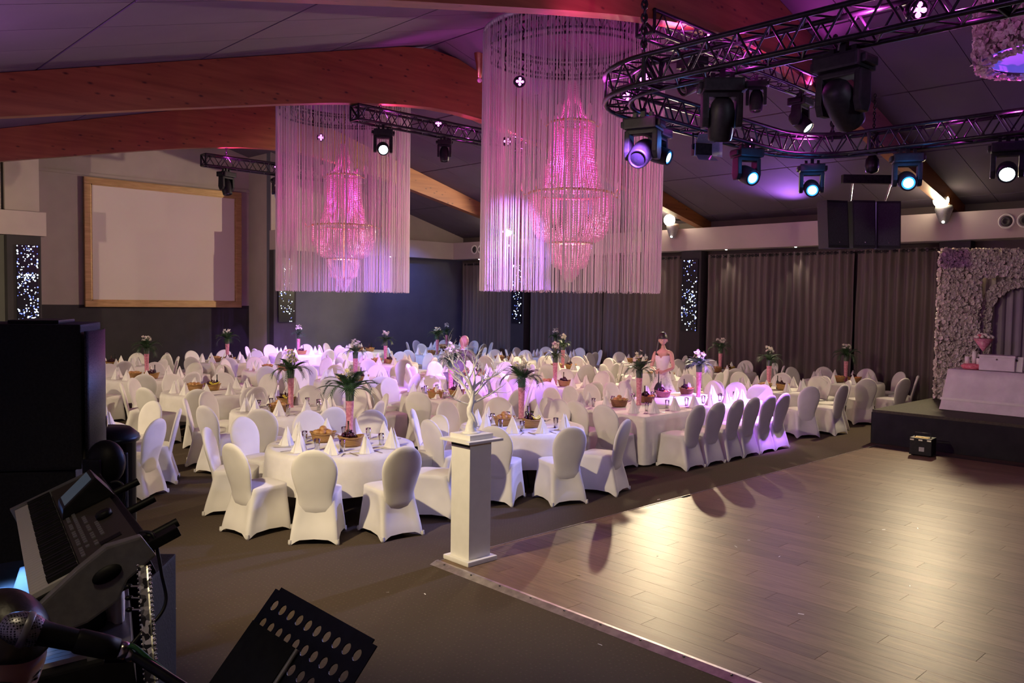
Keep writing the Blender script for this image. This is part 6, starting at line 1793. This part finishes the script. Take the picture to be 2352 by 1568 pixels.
# dark tall amplifier case behind the guitar
ca = at_d(300, 1340, 2.5); e = empty('amplifier_case', (ca.x, ca.y, .6), YAW-pi/2+.1, 'tall black amplifier case behind the guitar neck', 'amplifier')
bevel(MB().box((-.05, 0, 0), (.045, .3, ca.z-.6)).build('case', M['black_wood'], e), .01)
for zz in (.25, .5): MB().cbox((.0, -.006, zz), (.05, .012, .06)).build('corner_plate', M['black_metal'], e)

# microphone on a boom stand
mb0, mb1 = at_d(44, 1442, 1.30), at_d(265, 1490, 1.36)
md_ = (mb1-mb0).normalized()
MC = empty('microphone', mb0, 0, 'silver-headed black microphone pointing at the keyboard player', 'microphone')
a_ = md_.orthogonal().normalized(); RM = frame_matrix((0, 0, 0), a_, md_.cross(a_), md_)
M['mesh_ball'] = mat('microphone_mesh', (0.30, 0.31, 0.33), 0.35, .9)
n, l, b = nodes(M['mesh_ball']); v = coords(M['mesh_ball'], 'Object', (260, 260, 260)); vo = n.new('ShaderNodeTexVoronoi'); vo.inputs['Scale'].default_value = 1; vo.inputs['Randomness'].default_value = .15
l.new(v, vo.inputs['Vector']); rp_ = n.new('ShaderNodeValToRGB')
rp_.color_ramp.elements[0].position, rp_.color_ramp.elements[0].color = .28, (.02, .02, .025, 1); rp_.color_ramp.elements[1].position, rp_.color_ramp.elements[1].color = .5, (.5, .5, .53, 1)
l.new(vo.outputs['Distance'], rp_.inputs['Fac']); l.new(rp_.outputs['Color'], b.inputs['Base Color'])
MB().lathe([(0, -.028), (.012, -.0265), (.020, -.018), (.0255, -.004), (.0265, .008), (.0245, .022), (.021, .030)], 26, M=RM).build('mesh_head', M['mesh_ball'], MC)
MB().lathe([(.0268, .004), (.0280, .006), (.0280, .013), (.0268, .015)], 26, M=RM).build('band', M['silver'], MC)
MB().lathe([(.0215, .030), (.0195, .036), (.0185, .05), (.0150, .15), (.0140, .165), (.0, .166)], 20, M=RM).build('handle', M['black_plastic'], MC)
MS = empty('microphone_stand', (0, 0, 0), 0, 'black boom stand and clip holding the microphone', 'stand')
clip = mb0+md_*.105
MS.location = (clip.x, clip.y, .6)
L0 = lambda p: p-Vector((clip.x, clip.y, .6))
RM2 = frame_matrix(L0(mb0), a_, md_.cross(a_), md_)
MB().lathe([(.0180, .085), (.0200, .09), (.0195, .13), (.0175, .150), (.0160, .150)], 20, M=RM2).build('clip', M['black_plastic'], MS)
MB().lathe([(.0125, .152), (.0150, .153), (.0150, .164), (.0125, .166)], 16, M=RM2).build('clip_ring', M['chrome'], MS)
bm1 = at_d(300, 1500, 1.37); bm2 = at_d(470, 1610, 1.30)
MB().bar(L0(mb0+md_*.13)-Vector((0, 0, .018)), L0(bm1)-Vector((0, 0, .006)), .010, 8).build('swivel', M['black_metal'], MS)
MB().bar(L0(bm1), L0(bm2), .0085, 10).build('boom', M['black_metal'], MS)
MB().ball(L0(bm1), .014, 10, 8).build('thumb_screw', M['chrome'], MS)
MB().bar(L0(bm2), (L0(bm2).x, L0(bm2).y, .02), .012, 10).build('upright', M['black_metal'], MS)
for kk in range(3):
    t = kk*2.1+.4; MB().bar((L0(bm2).x, L0(bm2).y, .10), (L0(bm2).x+.3*cos(t), L0(bm2).y+.3*sin(t), .012), .009, 6).build('leg', M['black_metal'], MS)
M['green_cable'] = mat('green_cable', (0.02, 0.14, 0.04), 0.5); noise_col(M['green_cable'], (.015, .12, .03), (.03, .17, .05), 30, 2)
M['black_cable'] = mat('black_cable', (0.012, 0.012, 0.016), 0.45); noise_col(M['black_cable'], (.01, .01, .014), (.016, .016, .02), 30, 2)
def cable(name, pts, r, m, label):
    P_ = [Vector(p) for p in pts]; out = []
    for i in range(len(P_)-1):
        p0, p1, p2, p3 = P_[max(i-1, 0)], P_[i], P_[i+1], P_[min(i+2, len(P_)-1)]
        for s in range(8):
            t = s/8; out.append(.5*((2*p1)+(p2-p0)*t+(2*p0-5*p1+4*p2-p3)*t*t+(3*p1-p0-3*p2+p3)*t**3))
    out.append(P_[-1]); o0 = out[0].copy()
    return tag(MB().tube([p-o0 for p in out], r, 7).build(name, m, None, o0), label, 'cable')
cable('microphone_cable', [mb0+md_*.168, at_d(305, 1483, 1.36), at_d(345, 1515, 1.36), at_d(395, 1556, 1.36), at_d(440, 1620, 1.4)], .0042, M['green_cable'], 'green cable trailing from the microphone')
cable('audio_cable', [at_d(322, 1222, 2.12), at_d(350, 1226, 2.1), at_d(362, 1265, 2.1), at_d(372, 1320, 2.1), at_d(382, 1375, 2.1), at_d(365, 1415, 2.08), at_d(330, 1448, 2.05), at_d(285, 1500, 2.0)], .0048, M['black_cable'], 'black audio cable looping down from the keyboard rear')
cable('power_cable', [at_d(255, 1108, 2.75), at_d(272, 1106, 2.75), at_d(284, 1118, 2.75), at_d(286, 1140, 2.75), at_d(278, 1170, 2.75)], .005, M['black_cable'], 'short black cable arching behind the keyboard display')

# perforated music stand
A0, B0, D0 = at_d(640, 1345, 2.3), at_d(873, 1475, 1.9), at_d(508, 1572, 2.15)
mu_ = (B0-A0).normalized(); mv = (D0-A0); mv = (mv-mu_*mv.dot(mu_)).normalized(); mw = mu_.cross(mv)
WD, HT = (B0-A0).length, .36
MSD = empty('music_stand', A0, 0, 'dark blue-black perforated music stand desk, tilted, near the camera', 'music stand'); MSD.matrix_world = frame_matrix(A0, mu_, mv, mw)
M['navy_metal'] = mat('dark_navy_metal', (0.012, 0.013, 0.03), 0.45, .3); noise_col(M['navy_metal'], (.010, .011, .026), (.016, .017, .036), 30, 2)
bm = bmesh.new()
nc, nr = 10, 6; mgx, mgy = .022, .022
cwid, chei = (WD-2*mgx)/nc, (HT-2*mgy)/nr; hr = min(cwid, chei)*.30; NS = 16
def quad_ring(x0, y0, x1, y1):
    cx, cy = (x0+x1)/2, (y0+y1)/2; inn, out = [], []
    for i in range(NS):
        t = 2*pi*(i+.5)/NS; c_, s_ = cos(t), sin(t); k_ = 1/max(abs(c_)/((x1-x0)/2), abs(s_)/((y1-y0)/2))
        inn.append(bm.verts.new((cx+hr*c_, cy+hr*s_, 0))); out.append(bm.verts.new((cx+k_*c_, cy+k_*s_, 0)))
    cor = [bm.verts.new(p) for p in ((x1, y1, 0), (x0, y1, 0), (x0, y0, 0), (x1, y0, 0))]
    for i in range(NS):
        j = (i+1) % NS; f_ = [inn[i], out[i], out[j], inn[j]]
        if j in (NS//8, 3*NS//8, 5*NS//8, 7*NS//8) or False:
            q_ = {NS//8: 0, 3*NS//8: 1, 5*NS//8: 2, 7*NS//8: 3}[j]; f_ = [inn[i], out[i], cor[q_], out[j], inn[j]]
        bm.faces.new(f_)
for i in range(nc):
    for j in range(nr): quad_ring(mgx+i*cwid, mgy+j*chei, mgx+(i+1)*cwid, mgy+(j+1)*chei)
for (x0, y0, x1, y1) in ((0, .01, mgx, HT-.01), (WD-mgx, .01, WD, HT-.01), (mgx, 0, WD-mgx, mgy), (mgx, HT-mgy, WD-mgx, HT)):
    bm.faces.new([bm.verts.new(p) for p in ((x0, y0, 0), (x1, y0, 0), (x1, y1, 0), (x0, y1, 0))])
bmesh.ops.remove_doubles(bm, verts=bm.verts, dist=1e-4)
me = bpy.data.meshes.new('desk'); bm.to_mesh(me); bm.free(); me.materials.append(M['navy_metal'])
o = inst('desk', me, MSD); md = o.modifiers.new('s', 'SOLIDIFY'); md.thickness = .003
bevel(MB().box((.0, HT-.004, -.06), (WD, HT, .0)).build('ledge', M['navy_metal'], MSD), .001)
sheet = inst('sheet_music_folder', MB().box((.015, HT*.30, -.014), (WD*.50, HT*.98, -.004)).mesh('sheet_music_folder', M['black_plastic'])); sheet.matrix_world = MSD.matrix_world.copy()
tag(sheet, 'black folder resting on the perforated music stand', 'folder')
pen = MB().bar((WD*.52, HT*.30, -.012), (WD*.53, HT*.99, -.012), .006, 8).build('baton', M['silver']); pen.matrix_world = MSD.matrix_world.copy()
tag(pen, 'thin grey rod along the folder edge on the music stand', 'rod')
ctr = A0+mu_*(WD/2)+mv*(HT*.6)
back = mw if mw.z < 0 else -mw
IV = MSD.matrix_world.inverted(); top = ctr+back*.03
MB().bar(IV @ Vector((top.x, top.y, .78)), IV @ top, .011, 10).build('upright', M['black_metal'], MSD)
for kk in range(3):
    t = kk*2.1+1; MB().bar(IV @ Vector((top.x, top.y, .8)), IV @ Vector((top.x+.28*cos(t), top.y+.28*sin(t), .612)), .009, 6).build('leg', M['black_metal'], MSD)
# cream flower ring chandelier at the frame's upper corner
fcx = at_d(2440, 60, 9.6)
zf = at_d(2352, 130, 9.6).z
FC = empty('flower_chandelier', (fcx.x, fcx.y, zf), 0, 'round hanging drum covered in cream flowers with a violet-lit underside', 'chandelier')
Rf = .86; Hf = 1.3
rows = [[(Rf*cos(2*pi*i/40), Rf*sin(2*pi*i/40), zz) for i in range(40)] for zz in (0, Hf)]
MB().grid(rows, closed=True).build('drum', M['panel_green'], FC)
fc = []
for i in range(40):
    a0, a1 = 2*pi*i/40, 2*pi*(i+1)/40
    p0, p1 = Vector((Rf*cos(a0), Rf*sin(a0), 0)), Vector((Rf*cos(a1), Rf*sin(a1), 0)); nn = Vector((cos((a0+a1)/2), sin((a0+a1)/2), 0))
    fc.append((p0, p1-p0, Vector((0, 0, Hf)), nn)); fc.append((p0-nn*.14, p1-p0, nn*.14, Vector((0, 0, -1))))
cover('blossoms', fc, 4200, FC, 9)
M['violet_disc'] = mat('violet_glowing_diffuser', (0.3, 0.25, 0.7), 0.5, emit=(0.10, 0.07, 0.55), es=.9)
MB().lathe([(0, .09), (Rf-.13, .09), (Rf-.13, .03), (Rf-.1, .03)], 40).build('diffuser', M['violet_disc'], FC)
for t in (0.3, 2.4, 4.5): MB().bar((.5*cos(t), .5*sin(t), Hf-.02), (.3*cos(t), .3*sin(t), ceil_z(fcx.x)-zf), .008, 5).build('hanger_wire', M['black_metal'], FC)

# small laptop at the far end of the keyboard, its blue screen backed by an added spot
lpq = at_d(6, 1250, 2.75)
lp = empty('laptop', (lpq.x, lpq.y, lpq.z-.12), YAW-pi/2-.9, 'laptop with a bright blue screen beside the keyboard keys', 'laptop')
bevel(MB().cbox((0, .0, .0), (.34, .24, .018)).build('keyboard_deck', M['black_plastic'], lp), .004)
MB().add([(-.17, .12, .01), (.17, .12, .01), (.17, .16, .23), (-.17, .16, .23), (-.17, .13, .008), (.17, .13, .008), (.17, .17, .228), (-.17, .17, .228)], [(0, 1, 2, 3), (7, 6, 5, 4), (0, 4, 5, 1), (1, 5, 6, 2), (2, 6, 7, 3), (3, 7, 4, 0)]).build('lid', M['black_plastic'], lp)
M['blue_screen'] = mat('lit_blue_screen', (.05, .2, .5), .3, emit=(.05, .30, .85), es=1.6)
MB().add([(-.155, .1205, .025), (.155, .1205, .025), (.155, .157, .218), (-.155, .157, .218)], [(0, 1, 2, 3)]).build('display', M['blue_screen'], lp)
lst = empty('laptop_stand', (lpq.x, lpq.y, .6), 0, 'thin black stand under the laptop', 'stand')
MB().bar((0, 0, 0), (0, 0, lpq.z-.12-.6-.012), .016, 8).build('pole', M['black_metal'], lst); MB().lathe([(0, 0), (.16, 0), (.16, .015), (0, .02)], 18).build('base', M['black_metal'], lst)
spot((lpq.x+.03, lpq.y-.02, lpq.z+.02), (.72, 2.05, 1.60), 9, (0.15, 0.38, 1.0), 130, .9, .08, 'laptop_glow')
